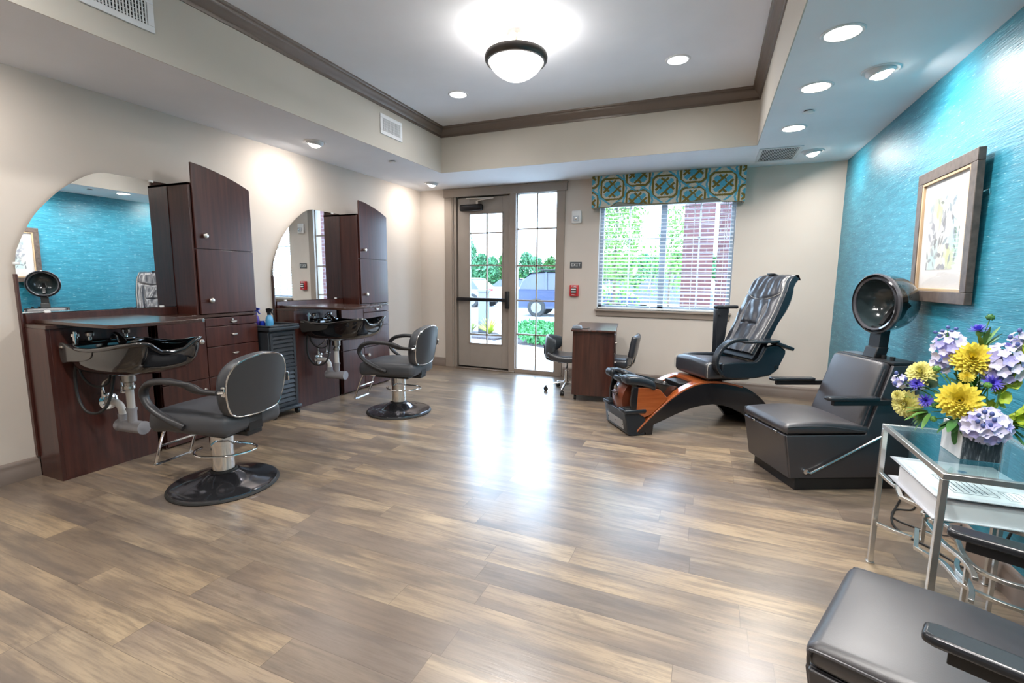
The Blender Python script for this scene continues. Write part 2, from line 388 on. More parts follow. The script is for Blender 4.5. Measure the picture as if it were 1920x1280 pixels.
# crown moulding: (distance from tray wall, z)
cp = [(0, ZT-.104), (.010, ZT-.104), (.014, ZT-.094), (.014, ZT-.084), (.020, ZT-.080), (.030, ZT-.060), (.046, ZT-.040), (.058, ZT-.028), (.058, ZT-.020), (.066, ZT-.016), (.070, ZT-.008), (.070, ZT), (0, ZT)]
def crown(name, p0, p1, nrm):
    p0 = Vector(p0); p1 = Vector(p1); d = (p1-p0).normalized(); n = Vector(nrm); r = []
    for p, sg in ((p0, 1), (p1, -1)):
        r.append([p+n*(a)+d*sg*a+Vector((0, 0, z)) for a, z in cp])
    struct(MB().loft(r).build(name, CROWNP, angle=50))
x0, x1, y0, y1 = TXL+t, TXR-t, TYF+t, TYB-t
crown('trim_1', (x0, y0, 0), (x0, y1, 0), (1, 0, 0)); crown('trim_2', (x1, y0, 0), (x1, y1, 0), (-1, 0, 0))
crown('trim_3', (x0, y1, 0), (x1, y1, 0), (0, -1, 0)); crown('trim_4', (x0, y0, 0), (x1, y0, 0), (0, 1, 0))
# baseboards
bp_ = [(0, 0), (.016, 0), (.016, .082), (.012, .088), (.014, .100), (.010, .116), (.004, .124), (0, .126)]
def base(name, p0, p1, nrm):
    n = Vector(nrm); struct(MB().loft([[Vector(p)+n*a+Vector((0, 0, z)) for a, z in bp_] for p in (p0, p1)]).build(name, BASEP, angle=50))
base('baseboard_left', (XL, YF, 0), (XL, YB, 0), (1, 0, 0)); base('baseboard_right', (XR, YF, 0), (XR, YB, 0), (-1, 0, 0))
base('baseboard_back_1', (XL+.016, YB, 0), (-3.475, YB, 0), (0, -1, 0)); base('baseboard_back_2', (-1.72, YB, 0), (XR-.016, YB, 0), (0, -1, 0))
base('baseboard_front', (XL+.016, YF, 0), (XR-.016, YF, 0), (0, 1, 0))
# door casing
m = MB()
m.box(-3.472, -3.355, YB-.022, YB, 0, 2.365); m.box(-3.355, -3.335, YB-.014, YB, 0, 2.365)
m.box(-1.845, -1.735, YB-.022, YB, 0, 2.365); m.box(-3.482, -1.712, YB-.028, YB, 2.365, 2.478); m.box(-3.49, -1.704, YB-.034, YB, 2.462, 2.478)
m.box(-2.488, -2.398, YB-.022, YB+.06, 0, 2.38)
struct(m.build('trim_5', TAUPE, bev=.003))
m = MB(); m.box(DX0, -3.30, YB+.0, YB+TH, 0, 2.395); m.box(-3.30, DX1, YB+.0, YB+TH, 2.372, 2.395); m.box(-1.845, DX1, YB, YB+TH, 0, 2.395)
struct(m.build('trim_6', TAUPE))
m = MB(); m.box(-3.32, -3.262, YB+.072, YB+.11, 0, 2.38); m.box(-3.32, -2.44, YB+.072, YB+.11, 2.335, 2.385); m.box(-2.515, -2.44, YB+.072, YB+.11, 0, 2.38); m.box(-3.32, -2.44, YB+.072, YB+.11, .01, .06)
struct(m.build('trim_8', mat('door_gap_shade', (.02, .02, .02), .7)))  # door stops added against leaking light; their black stands for the gap's shade
# door slab with glass lite
fr = [(-3.285, -3.100), (-2.607, -2.490)]
dy0, dy1 = YB+.026, YB+.068
m = MB(); m.box(-3.283, -3.100, dy0, dy1, .03, 2.355); m.box(-2.607, -2.492, dy0, dy1, .03, 2.355); m.box(-3.1, -2.607, dy0, dy1, .03, .365); m.box(-3.1, -2.607, dy0, dy1, 2.135, 2.355)
for a, b, c, d in ((-3.112, -3.095, .353, 2.147), (-2.612, -2.595, .353, 2.147)): m.box(a, b, dy0-.008, dy0+.01, c, d)
m.box(-3.112, -2.595, dy0-.008, dy0+.01, .350, .367); m.box(-3.112, -2.595, dy0-.008, dy0+.01, 2.133, 2.150)
door = struct(m.build('door_1', DOORP, bev=.002))
m = MB(); m.box(-2.850, -2.830, dy0+.004, dy0+.022, .36, 2.14)
for z in (.488, .961, 1.447, 1.881): m.box(-3.1, -2.607, dy0+.004, dy0+.022, z-.010, z+.010)
m.build('muntin_grid', DOORP, door)
MB().box(-3.1, -2.607, dy0+.024, dy0+.028, .36, 2.14).build('pane', PANE, door, smooth=False)
m = MB(); m.rbox(-3.275, -2.50, dy0-.075, dy0-.030, .955, 1.005, .012, 3); m.box(-3.262, -3.222, dy0-.03, dy0, .955, 1.005); m.box(-2.55, -2.50, dy0-.03, dy0, .955, 1.005)
bar = m.build('panic_bar', BRONZE, door)
MB().rbox(-2.535, -2.478, dy0-.082, dy0, .865, 1.10, .008, 2).build('latch_case', BPLAST, bar)
m = MB(); m.rbox(-3.235, -2.885, dy0-.062, dy0, 2.175, 2.262, .025, 4)
clo = m.build('door_closer', BRONZE, door)
m = MB(); m.box(-2.98, -2.95, dy0-.05, dy0-.02, 2.262, 2.30); m.tube([(-2.965, dy0-.04, 2.30), (-2.80, dy0-.055, 2.318), (-2.72, dy0-.05, 2.322)], .009, sect=RSEC(.024, .009), up=(0, 0, 1)); m.tube([(-3.12, dy0-.055, 2.335), (-2.72, dy0-.05, 2.328)], .01, sect=RSEC(.022, .009), up=(0, 0, 1))
m.build('closer_arm', NICKEL, clo)
struct(MB().box(-3.30, -2.40, YB-.05, YB+TH, 0, .018).build('trim_7', NICKEL, bev=.003))
# sidelight
sx0, sx1 = -2.400, -1.845; sz0, sz1 = .055, 2.372
m = MB(); m.box(sx0, sx0+.012, YB+.02, YB+.07, sz0, sz1); m.box(sx1-.012, sx1, YB+.02, YB+.07, sz0, sz1); m.box(sx0, sx1, YB-.01, YB+.08, 0, sz0); m.box(sx0, sx1, YB+.02, YB+.07, sz1-.01, 2.38)
sl = struct(m.build('window_1', TAUPE, bev=.002))
m = MB(); m.box(-2.125, -2.109, YB+.030, YB+.046, sz0, sz1)
for z in (.522, .981, 1.439, 1.915): m.box(sx0+.01, sx1-.01, YB+.030, YB+.046, z-.010, z+.010)
m.build('muntin_grid', TAUPE, sl)
MB().box(sx0+.01, sx1-.01, YB+.048, YB+.052, sz0, sz1).build('pane', PANE, sl, smooth=False)
# window
m = MB(); fy0, fy1 = YB+.075, YB+.125
m.box(WX0, WX0+.045, fy0, fy1, WZ0, WZ1); m.box(WX1-.045, WX1, fy0, fy1, WZ0, WZ1); m.box(WX0, WX1, fy0, fy1, WZ0, WZ0+.045); m.box(WX0, WX1, fy0, fy1, WZ1-.045, WZ1); m.box(-.585, -.515, fy0, fy1, WZ0, WZ1)
win = struct(m.build('window_2', mat('grey_blue_window_frame', (.42, .47, .52), .5), bev=.003))
m = MB()
for a, b in ((WX0, -.585), (-.515, WX1)):
    m.box((a+b)/2-.008, (a+b)/2+.008, fy0+.01, fy0+.026, WZ0, WZ1)
    for q in (.333, .667):
        z = WZ0+(WZ1-WZ0)*q; m.box(a, b, fy0+.01, fy0+.026, z-.008, z+.008)
m.build('muntin_grid', WHITE, win)
MB().box(WX0+.02, WX1-.02, fy0+.03, fy0+.034, WZ0+.02, WZ1-.02).build('pane', PANE, win, smooth=False)
m = MB(); m.box(WX0-.02, WX1+.02, YB-.045, YB+.07, WZ0-.022, WZ0); m.prism([(YB-.035, WZ0-.022), (YB-.022, WZ0-.045), (YB-.018, WZ0-.085), (YB, WZ0-.085), (YB, WZ0-.022)], WX0-.005, WX1+.005, 'x')
m.build('window_sill', TAUPE, win, bev=.003)

# ---- blinds
bl = thing('window_blind', 'white horizontal slat blind hanging open in the window behind the patterned valance', 'blind', ((WX0+WX1)/2, YB+.035, WZ1))
hw = (WX1-WX0)/2-.012
MB().box(-hw, hw, -.028, .028, -.05, -.004).build('headrail', WHITE, bl, bev=.003)
m = MB(); z = -.075; H = WZ1-WZ0
while z > -H+.04:
    zz = z; m.add([(-hw, -.024, zz-.0075), (hw, -.024, zz-.0075), (hw, 0, zz+.001), (-hw, 0, zz+.001), (-hw, .024, zz+.003), (hw, .024, zz+.003)], [(0, 1, 2, 3), (3, 2, 5, 4)])
    m.add([(-hw, -.024, zz-.0105), (hw, -.024, zz-.0105), (hw, 0, zz-.002), (-hw, 0, zz-.002), (-hw, .024, zz), (hw, .024, zz)], [(0, 3, 2, 1), (3, 4, 5, 2)])
    m.add([(-hw, -.024, zz-.0105), (hw, -.024, zz-.0105), (hw, -.024, zz-.0075), (-hw, -.024, zz-.0075)], [(0, 1, 2, 3)])
    z -= .0435
m.build('slats', mat('white_blind_slat', (.78, .80, .84), .4), bl, fix=False, smooth=False)
MB().box(-hw, hw, -.026, .026, -H+.004, -H+.024).build('bottom_rail', WHITE, bl, bev=.003)
for x in (-hw+.09, -.12, .33, hw-.09):
    m = MB(); m.box(x-.002, x+.002, -.027, -.026, -H+.02, -.01); m.box(x-.002, x+.002, .026, .027, -H+.02, -.01); m.build('ladder_cord', WHITE, bl, smooth=False)
m = MB(); m.cyl((hw-.07, -.034, -.05), (hw-.07, -.034, -.42), .003, n=6); m.cyl((hw-.07, -.034, -.42), (hw-.07, -.034, -.46), .006, .004, n=8); m.build('tilt_cord', WHITE, bl)

# ---- valance: knotted medallions
def knot(p, q):
    """p, q in units of medallion radius -> 0 base 1 blue 2 olive"""
    ap, aq = abs(p), abs(q)
    hexn = max(ap*.94+aq*.26, ap*.60+aq*.74); sq = max(ap, aq); ro = math.hypot(p, q)
    d1, d2 = (p-q)/1.414, (p+q)/1.414; a1, a2 = abs(d1), abs(d2); over = (p*q) > 0
    olive_ring = .72 < max(sq*1.02, ro*.84) < .86; blue_ring = .88 < hexn < 1.0
    if over and blue_ring: return 1
    if olive_ring: return 2
    if blue_ring: return 1
    if ro < .74:
        top = (int((d1+5)/.31)+int((d2+5)/.31)) % 2 == 0
        b1 = abs(a1-.27) < .075 and a2 < .60; b2 = abs(a2-.27) < .075 and a1 < .60
        if b1 and b2: return 2
        if b1: return 2
        if b2: return 2 if top or a1 > .2 else 1
        if (a1 < .15 or a2 < .15) and ro < .70: return 1
        if ro < .62 and a1 > .38 and a2 > .1: return 1
    return 0
def valance():
    x0, x1, zt, zb = -1.372, .285, 2.480, 2.115; yf = 5.745
    t = thing('window_valance', 'padded window valance in cream fabric with turquoise and olive knot medallions', 'valance', ((x0+x1)/2, YB, zb))
    def bottom(x):
        u = (x-x0)/(x1-x0); a = abs(u-.5)*2
        if a > .76: return 0
        if a > .62: return .052*(.5-.5*math.cos(PI*(.76-a)/.14))
        return .052*(1-.75*(1-(a/.62)**2))
    W_ = x1-x0; H_ = zt-zb; st = .0056; nx = int(W_/st); nz = 62
    vs = []; fs = []; cols = []
    pal = [(.60, .565, .47), (.10, .40, .56), (.19, .145, .035)]
    base_i = MB()
    xs = [x0+W_*i/nx for i in range(nx+1)]
    for i in range(nx+1):
        b = zb+bottom(xs[i])
        for j in range(nz+1): vs.append((xs[i]-(x0+x1)/2, yf-YB, b+(zt-b)*j/nz-zb))
    cents = [(-1.132, 2.322), (-.540, 2.316), (.060, 2.310), (-1.43, 2.468), (-.840, 2.465), (-.245, 2.46), (.35, 2.46), (-1.43, 2.175), (-.835, 2.172), (-.240, 2.168), (.35, 2.165)]
    rnd = random.Random(3)
    for i in range(nx):
        for j in range(nz):
            a = i*(nz+1)+j; fs.append((a, a+nz+1, a+nz+2, a+1))
            x = (xs[i]+xs[i+1])/2; z = (vs[a][2]+vs[a+1][2])/2+zb; k = 0
            for cx, cz in cents:
                p, q = (x-cx)/.166, (z-cz)/.152
                if abs(p) < 1.15 and abs(q) < 1.15:
                    k = knot(p, q)
                    if k: break
            c = pal[k]; f = 1+rnd.uniform(-.12, .12); cols.append((c[0]*f, c[1]*f, c[2]*f))
    me = bpy.data.meshes.new('face_fabric'); me.from_pydata(vs, [], fs)
    ca = me.color_attributes.new('Col', 'FLOAT_COLOR', 'CORNER')
    for pi, p in enumerate(me.polygons):
        for li in p.loop_indices: ca.data[li].color = (*cols[pi], 1)
    me.materials.append(attrmat('valance_print_fabric', .85, .2, .2)); o = bpy.data.objects.new('face_fabric', me); C.objects.link(o); o.parent = t
    cx = (x0+x1)/2; m = MB()
    # box body behind the fabric
    ring = [(xs[i]-cx, bottom(xs[i])) for i in range(0, nx+1, 4)]; poly = ring+[(x1-cx, H_), (x0-cx, H_)]
    m.prism(poly, yf-YB+.001, yf-YB+.02, 'y'); m.box(x0-cx, x0-cx+.02, yf-YB+.02, 0, 0, H_); m.box(x1-cx-.02, x1-cx, yf-YB+.02, 0, 0, H_); m.box(x0-cx+.02, x1-cx-.02, yf-YB+.02, 0, H_-.02, H_)
    m.build('padded_board', mat('cream_fabric', (.52, .48, .38), .85, bump=.2, bscale=300), t, smooth=False)
    MB().tube([(p[0], yf-YB-.001, p[1]) for p in ring], .0045, 6).build('piping', mat('olive_piping', (.16, .125, .03), .8), t)
valance()

# ---- wall fittings on the back wall
def letters(txt, h, sw, wd, gap):
    """simple stroke letters -> list of boxes in (x,z); origin left bottom"""
    G = {'E': [(0, 0, 0, 1), (0, 1, 1, 1), (0, .5, .8, .5), (0, 0, 1, 0)], 'X': [(0, 0, 1, 1), (0, 1, 1, 0)], 'I': [(.5, 0, .5, 1), (.2, 0, .8, 0), (.2, 1, .8, 1)], 'T': [(.5, 0, .5, 1), (0, 1, 1, 1)],
         'F': [(0, 0, 0, 1), (0, 1, 1, 1), (0, .5, .8, .5)], 'R': [(0, 0, 0, 1), (0, 1, .9, 1), (.9, 1, .9, .5), (.9, .5, 0, .5), (.4, .5, 1, 0)],
         'P': [(0, 0, 0, 1), (0, 1, .9, 1), (.9, 1, .9, .5), (.9, .5, 0, .5)], 'U': [(0, 1, 0, 0), (0, 0, 1, 0), (1, 0, 1, 1)], 'L': [(0, 1, 0, 0), (0, 0, 1, 0)]}
    segs = []; x = 0
    for ch in txt:
        for a, b, c, d in G.get(ch, []): segs.append(((x+a*wd, b*h), (x+c*wd, d*h)))
        x += wd+gap
    return segs, x-gap
def put_text(txt, h, sw, wd, gap, cx, cz, y, m, sign=1):
    segs, L = letters(txt, h, sw, wd, gap)
    for (a, b), (c, d) in segs:
        p0 = Vector((cx-L/2+a, y, cz-h/2+b)); p1 = Vector((cx-L/2+c, y, cz-h/2+d)); dd = (p1-p0).normalized()
        m.tube([p0-dd*sw/2, p1+dd*sw/2], 1, sect=RSEC(sw, .002), up=(0, -1, 0))
t = thing('exit_sign', 'small grey plate reading EXIT on the back wall above the red pull station', 'sign', (-1.580, YB, 1.445))
MB().rbox(-.077, .077, -.008, 0, -.040, .040, .003, 1).build('plate', mat('slate_grey_plastic', (.075, .082, .088), .45), t)
m = MB(); put_text('EXIT', .030, .0048, .020, .0105, 0, .004, -.0095, m); m.build('lettering', WHITE, t, smooth=False)
t = thing('fire_pull_station', 'red fire alarm pull station with white lettering on the back wall', 'fire alarm', (-1.588, YB, 1.127))
RED = mat('red_enamel', (.55, .025, .03), .35)
MB().rbox(-.056, .056, -.045, 0, -.070, .070, .006, 2).build('housing', RED, t)
m = MB(); put_text('FIRE', .018, .004, .012, .006, 0, .053, -.0465, m); m.build('lettering', WHITE, t, smooth=False)
m = MB(); put_text('PULL', .010, .003, .008, .005, 0, -.052, -.0465, m); m.build('lower_lettering', WHITE, t, smooth=False)
m = MB(); m.rbox(-.035, .035, -.058, -.045, -.034, .038, .003, 1); hd = m.build('pull_handle', mat('dark_alarm_recess', (.05, .04, .04), .4), t)
m = MB(); m.rbox(-.03, .03, -.062, -.058, .010, .024, .001, 1); m.rbox(-.03, .03, -.062, -.058, -.022, -.008, .001, 1); m.build('lettering_bar', WHITE, hd)
t = thing('fire_strobe', 'white fire alarm strobe high on the back wall between door and window', 'fire alarm', (-1.583, YB, 2.035))
m = MB(); m.rbox(-.062, .062, -.035, 0, -.078, .078, .014, 3); m.build('housing', WHITE, t)
m = MB(); m.rbox(-.036, .036, -.058, -.035, -.052, .012, .008, 2); m.build('lens', mat('clear_strobe_lens', (.55, .58, .62), .1, coat=1), t)
m = MB(); m.ell((0, -.06, -.02), .018, .006, .018); m.build('reflector', CHROME, t)

# ---- vents
def wall_vent(y0, y1, z0, z1, label, cols):
    t = thing('air_vent', label, 'vent', (TXL+.006, (y0+y1)/2, (z0+z1)/2), group=None); hy, hz = (y1-y0)/2, (z1-z0)/2; b = .034
    m = MB(); m.box(0, .010, -hy, hy, hz-b, hz); m.box(0, .010, -hy, hy, -hz, -hz+b); m.box(0, .010, -hy, -hy+b, -hz+b, hz-b); m.box(0, .010, hy-b, hy, -hz+b, hz-b); m.build('frame', WHITEM, t, bev=.003)
    MB().box(0, .001, -hy+b, hy-b, -hz+b, hz-b).build('duct_opening', mat('dark_duct', (.02, .02, .025), .8), t, smooth=False)
    m = MB(); n = cols
    for i in range(n):
        y = -hy+b+(2*hy-2*b)*(i+.5)/n; m.box(.003, .008, y-.0035, y+.0035, -hz+b, hz-b)
    for i in range(5):
        z = -hz+b+(2*hz-2*b)*(i+.5)/5; m.box(.001, .004, -hy+b, hy-b, z-.002, z+.002)
    m.build('louvers', WHITEM, t, smooth=False)
wall_vent(3.853, 4.197, 2.627, 2.811, 'white air vent on the left tray wall near the far corner', 18)
wall_vent(1.515, 1.867, 2.615, 2.800, 'white air vent on the left tray wall cut by the top edge of the photo', 18)
t = thing('air_vent', 'white square return grille in the soffit ceiling beside the window valance', 'vent', (.525, 5.375, ZS))
m = MB(); a, b = .18, .265; w = .03
m.box(-a, a, -b, -b+w, -.008, 0); m.box(-a, a, b-w, b, -.008, 0); m.box(-a, -a+w, -b+w, b-w, -.008, 0); m.box(a-w, a, -b+w, b-w, -.008, 0); m.build('frame', WHITEM, t, bev=.003)
MB().box(-a+w, a-w, -b+w, b-w, -.0015, -.0005).build('duct_opening', mat('dark_duct'), t, smooth=False)
m = MB()
for i in range(22):
    x = -a+w+(2*a-2*w)*(i+.5)/22; m.box(x-.0024, x+.0024, -b+w, b-w, -.006, -.002)
m.build('louvers', WHITEM, t, smooth=False)

# ---- recessed lights
def can_light(x, y, z, label, power, group, aim=None, lit=True, r=.078):
    t = thing('recessed_light', label, 'ceiling light', (x, y, z), group=group)
    MB().lathe([(r, 0), (r, -.005), (r+.012, -.006), (r+.018, -.002), (r+.018, 0)], 32, cap=False).build('trim_ring', WHITEM, t)
    if aim is None:
        MB().lathe([(r, -.004), (r-.006, -.003), (r*.66, -.0015), (0, -.001)][::-1], 32, cap=False).build('lamp', mat('lamp_glow') if lit else mat('dim_lamp_glow', (1, 1, 1), .5, emit=(.95, .97, 1), es=1.6), t)
        m = MB()
        for k in range(10):
            a0 = 2*PI*k/10; m.add([(r*.72*math.cos(a0), r*.72*math.sin(a0), -.004), (r*.98*math.cos(a0), r*.98*math.sin(a0), -.0045), (r*.98*math.cos(a0+.12), r*.98*math.sin(a0+.12), -.0045)], [(0, 1, 2)])
        area('lamp_light', (x, y, z-.02), (x, y, 0), .12, .12, power, (1, .965, .93), 'DISK', 165, t)
    else:
        M = Ry(aim*.45)
        MB().lathe([(r*.98, .02), (r*.98, -.004), (r*.86, -.022), (r*.74, -.026), (r*.70, -.020)], 32, M=M, cap=False).build('gimbal', WHITEM, t)
        MB().lathe([(0, -.052), (r*.25, -.049), (r*.48, -.040), (r*.64, -.028), (r*.70, -.018)], 28, M=M, cap=False).build('lamp', mat('lamp_glow'), t)
        M = Ry(aim)
        d = M @ Vector((0, 0, -1)); area('lamp_light', (x+d.x*.09, y, z-.075), (x+d.x*2, y, z+d.z*2), .09, .09, power, (1, .94, .88), 'DISK', 170, t)
G1 = 'recessed downlights and wall washers in the ceiling'
PW = 9
for x, y, lb, aim in [(-3.40, 5.425, 'wall washer light in the left soffit in the far corner by the door', .45), (-3.396, 3.453, 'wall washer light in the left soffit above the second mirror', .45),
                      (.527, 2.932, 'flush downlight in the right soffit nearest the camera', None), (.835, 3.501, 'angled picture light in the right soffit close to the teal wall', -.5),
                      (.540, 3.649, 'second flush downlight of the row in the right soffit', None), (.539, 4.526, 'third flush downlight in the right soffit, just before the return grille', None),
                      (.813, 5.36, 'angled light in the far right soffit corner beside the return grille', -.4)]:
    can_light(x, y, ZS, lb, PW*(1.5 if aim is None else .62), G1, aim)
for x, y, lb, aim in [(-3.40, 1.0, 'wall washer light above the first mirror, out of view', .45), (-3.40, -1.2, 'unseen wall washer added as fill in the left soffit, behind the camera', .45), (.54, 1.3, 'unseen fill downlight added in the right soffit, behind the camera', None), (.54, -.8, 'second unseen fill downlight added in the right soffit, behind the camera', None), (.835, 1.4, 'unseen angled fill light added near the teal wall, behind the camera', -.5)]:
    can_light(x, y, ZS, lb, PW*(1.6 if aim is None else .75), 'recessed lights behind the camera', aim)  # except the mirror washer, these unseen cans are added to fill the room
can_light(-2.29, 4.135, ZT, 'dim recessed light left of the pendant in the raised ceiling', 6, G1, None, False)
can_light(-.339, 4.138, ZT, 'dim recessed light right of the pendant in the raised ceiling', 6, G1, None, False)
for x in (-2.29, -.339):
    can_light(x, .6, ZT, 'unseen recessed fill light added in the raised ceiling behind the camera, on the %s' % ('left' if x < -1 else 'right'), 26, 'recessed lights behind the camera', None)  # unseen pair added as fill light, stronger than the visible two

# ---- sprinklers
for x, y, lb in [(.577, 4.124, 'flat white sprinkler cover in the right soffit between two downlights'), (-3.167, 4.293, 'flat white sprinkler cover in the left soffit above the tray vent')]:
    t = thing('sprinkler_cover', lb, 'sprinkler', (x, y, ZS), group='sprinkler covers')
    MB().lathe([(0, -.012), (.036, -.012), (.040, -.009), (.036, -.006), (0, -.006)], 28, cap=False).build('cover_plate', WHITEM, t); MB().cyl((0, 0, -.006), (0, 0, 0), .03).build('cup', BRONZE, t)

# ---- pendant
t = thing('pendant_light', 'semi-flush ceiling light with dark metal ring and glowing white glass bowl', 'ceiling light', (-1.356, 3.287, ZT))
MB().lathe([(.066, 0), (.066, -.030), (.062, -.034), (0, -.034)], 36).build('canopy', NICKEL, t)
MB().cyl((0, 0, -.034), (0, 0, -.135), .012).build('stem', NICKEL, t)
RGM = mat('dark_pewter_metal', (.085, .075, .068), .34, .7)
MB().lathe([(.018, -.118), (.10, -.125), (.185, -.135), (.215, -.150), (.221, -.168), (.219, -.188), (.208, -.203), (.196, -.205), (.192, -.198), (.196, -.172), (.17, -.15), (.018, -.135)], 56, cap=False).build('ring', RGM, t)
MB().lathe([(.192, -.196), (.180, -.222), (.155, -.252), (.120, -.280), (.08, -.302), (.04, -.315), (0, -.319)], 48, cap=False).build('glass_bowl', BOWLG, t)
area('pendant_glow_down', (-1.356, 3.287, ZT-.34), (-1.356, 3.287, 0), .36, .36, 26, (1, .98, .96), 'DISK', 180, t)
for k in range(3):
    a0 = k*2*PI/3; p = bpy.data.lights.new('bulb_light', 'POINT'); p.energy = 6.5; p.color = (1, .95, .9); p.shadow_soft_size = .03
    o = bpy.data.objects.new('bulb_light', p); C.objects.link(o); o.location = (.12*math.cos(a0), .12*math.sin(a0), -.105); o.parent = t

# ================================================================ STYLING STATIONS
def station(y0, where):
    t = thing('styling_station', 'dark mahogany salon station with arched tower and drawers, '+where, 'cabinet', (XL, y0, 0), group='styling stations along the left wall')
    D = .257
    m = MB(); m.box(.017, D, 0, .02, 0, .945); m.box(.017, .03, 0, .58, 0, .945); m.box(D-.02, D, .02, .575, 0, .945); m.box(.017, D, .555, .575, 0, .945)
    m.box(.017, .03, -.012, 0, .128, 1.27); m.box(.001, .017, -.012, .02, .135, 1.27)
    m.build('base_panel', DARKWOOD, t, bev=.0015)
    m = MB(); m.box(.017, D-.002, .605, .62, .0, .945); m.box(.017, D-.002, 1.40, 1.415, 0, .945); m.box(.017, .03, .62, 1.40, 0, .945); m.box(.03, D-.02, .62, 1.40, 0, .05); m.box(.03, D-.004, .955, .970, .05, .945)
    m.build('cabinet_body', DARKWOOD, t, bev=.0015)
    m = MB(); m.box(.017, D+.012, 0, 1.417, .945, .968); m.build('ledge', TOPWOOD, t, bev=.002)
    m = MB(); m.box(0, .035, .012, .905, .968, 1.028); m.build('back_rail', DARKWOOD, t, bev=.002)
    f0, f1 = D, D+.018
    def knob(par, y, z):
        MB().lathe([(.008, 0), (.008, .010), (.018, .016), (.020, .024), (.015, .030), (0, .032)], 20, M=T(f1, y, z) @ Ry(PI/2)).build('knob', NICKEL, par)
    def pull(par, y, z):
        m = MB(); pr = []
        for i in range(9):
            a = PI*i/8; pr.append((-.026*math.cos(a), -.018*math.sin(a)))
        m.prism([(y+a, z+b*.9+.006) for a, b in pr], f1, f1+.016, 'x'); m.build('pull', NICKEL, par, bev=.003)
    def door(y0_, y1_, z0, z1, name='cabinet_door'):
        return MB().box(f0, f1, y0_, y1_, z0, z1).build(name, DARKWOOD, t, bev=.0018)
    d = door(.608, .952, .475, .938); knob(d, .905, .765)
    d = door(.608, .952, .012, .469); knob(d, .905, .38)
    for z0, z1, zh in ((.874, .938, .900), (.713, .868, .795), (.475, .707, .642)):
        d = door(.958, 1.412, z0, z1, 'drawer'); pull(d, 1.19, zh)
        if z0 > .87: MB().cyl((f1, 1.185, .918), (f1+.006, 1.185, .918), .009, n=14).build('lock', NICKEL, d)
    d = door(.958, 1.412, .012, .469); knob(d, 1.01, .38)
    # tower
    m = MB(); ty0, ty1 = .912, 1.412
    m.box(.001, D, ty0, ty0+.018, .968, 1.958); m.box(.001, D, ty1-.018, ty1, .968, 1.94); m.box(.001, D, ty0, ty1, 1.94, 1.958); m.box(.001, .012, ty0, ty1, .968, 1.94); m.box(.012, D, ty0+.018, ty1-.018, 1.46, 1.478)
    m.build('tower_body', DARKWOOD, t, bev=.0015)
    d = door(.934, 1.412, .974, 1.470); knob(d, 1.012, 1.078)
    arc = [(1.412, 1.475), (1.412, 1.974), (1.392, 1.985), (1.30, 2.022), (1.17, 2.061), (1.04, 2.090), (.934, 2.104), (.934, 1.475)]
    sm = [arc[0]]+[(p.x, p.y) for p in smooth_path([(a, b, 0) for a, b in arc[1:-1]], 5)]+[arc[-1]]
    d = MB().prism(sm, f0, f1, 'x').build('arched_door', DARKWOOD, t, bev=.0018); knob(d, 1.000, 1.573)
    # hinged work surface over the bowl
    o = [(.04, .045), (.64, .045), (.795, .050), (.815, .062), (.825, .085), (.825, .572), (.04, .572)]
    wt = thing('work_surface', 'dark wood work surface folded over the shampoo bowl, '+where, 'counter', (XL, y0, .969), group='work surfaces over the shampoo bowls')
    MB().prism(o, 0, .022, 'z').build('slab', TOPWOOD, wt, bev=.003)
    m = MB(); m.box(.795, .829, .560, .576, -.001, .023); m.build('latch', CHROME, wt, bev=.002)
    # mirror
    pts = [(-.004, 1.032), (-.004, 1.31)]
    arcm = [(-.003, 1.31), (.008, 1.40), (.056, 1.522), (.112, 1.628), (.172, 1.708), (.245, 1.792), (.320, 1.858), (.405, 1.920), (.470, 1.950), (.520, 1.960)]
    pts += [(p.x, p.y) for p in smooth_path([(a, b, 0) for a, b in arcm], 5)][1:] + [(.908, 1.960), (.908, 1.032)]
    mt = thing('arched_mirror', 'frameless quarter-arch wall mirror '+('reflecting the teal wall, ' if y0 < 2 else 'reflecting the beige back wall, ')+where, 'mirror', (XL+.018, y0, 1.032), group='arched station mirrors')
    MB().prism([(a, b-1.032) for a, b in pts], 0, .006, 'x').build('mirror_glass', MIRROR, mt, smooth=False)
    for y, z in ((.12, .002), (.80, .002), (.80, .924), (0.002, .30)):
        m = MB(); m.rbox(-.001, .013, y-.016, y+.016, z-.008, z+.008, .003, 1); m.build('clip', WHITE, mt)
    return t
station(1.503, 'the nearer one to the camera'); station(3.328, 'the farther one, near the door')

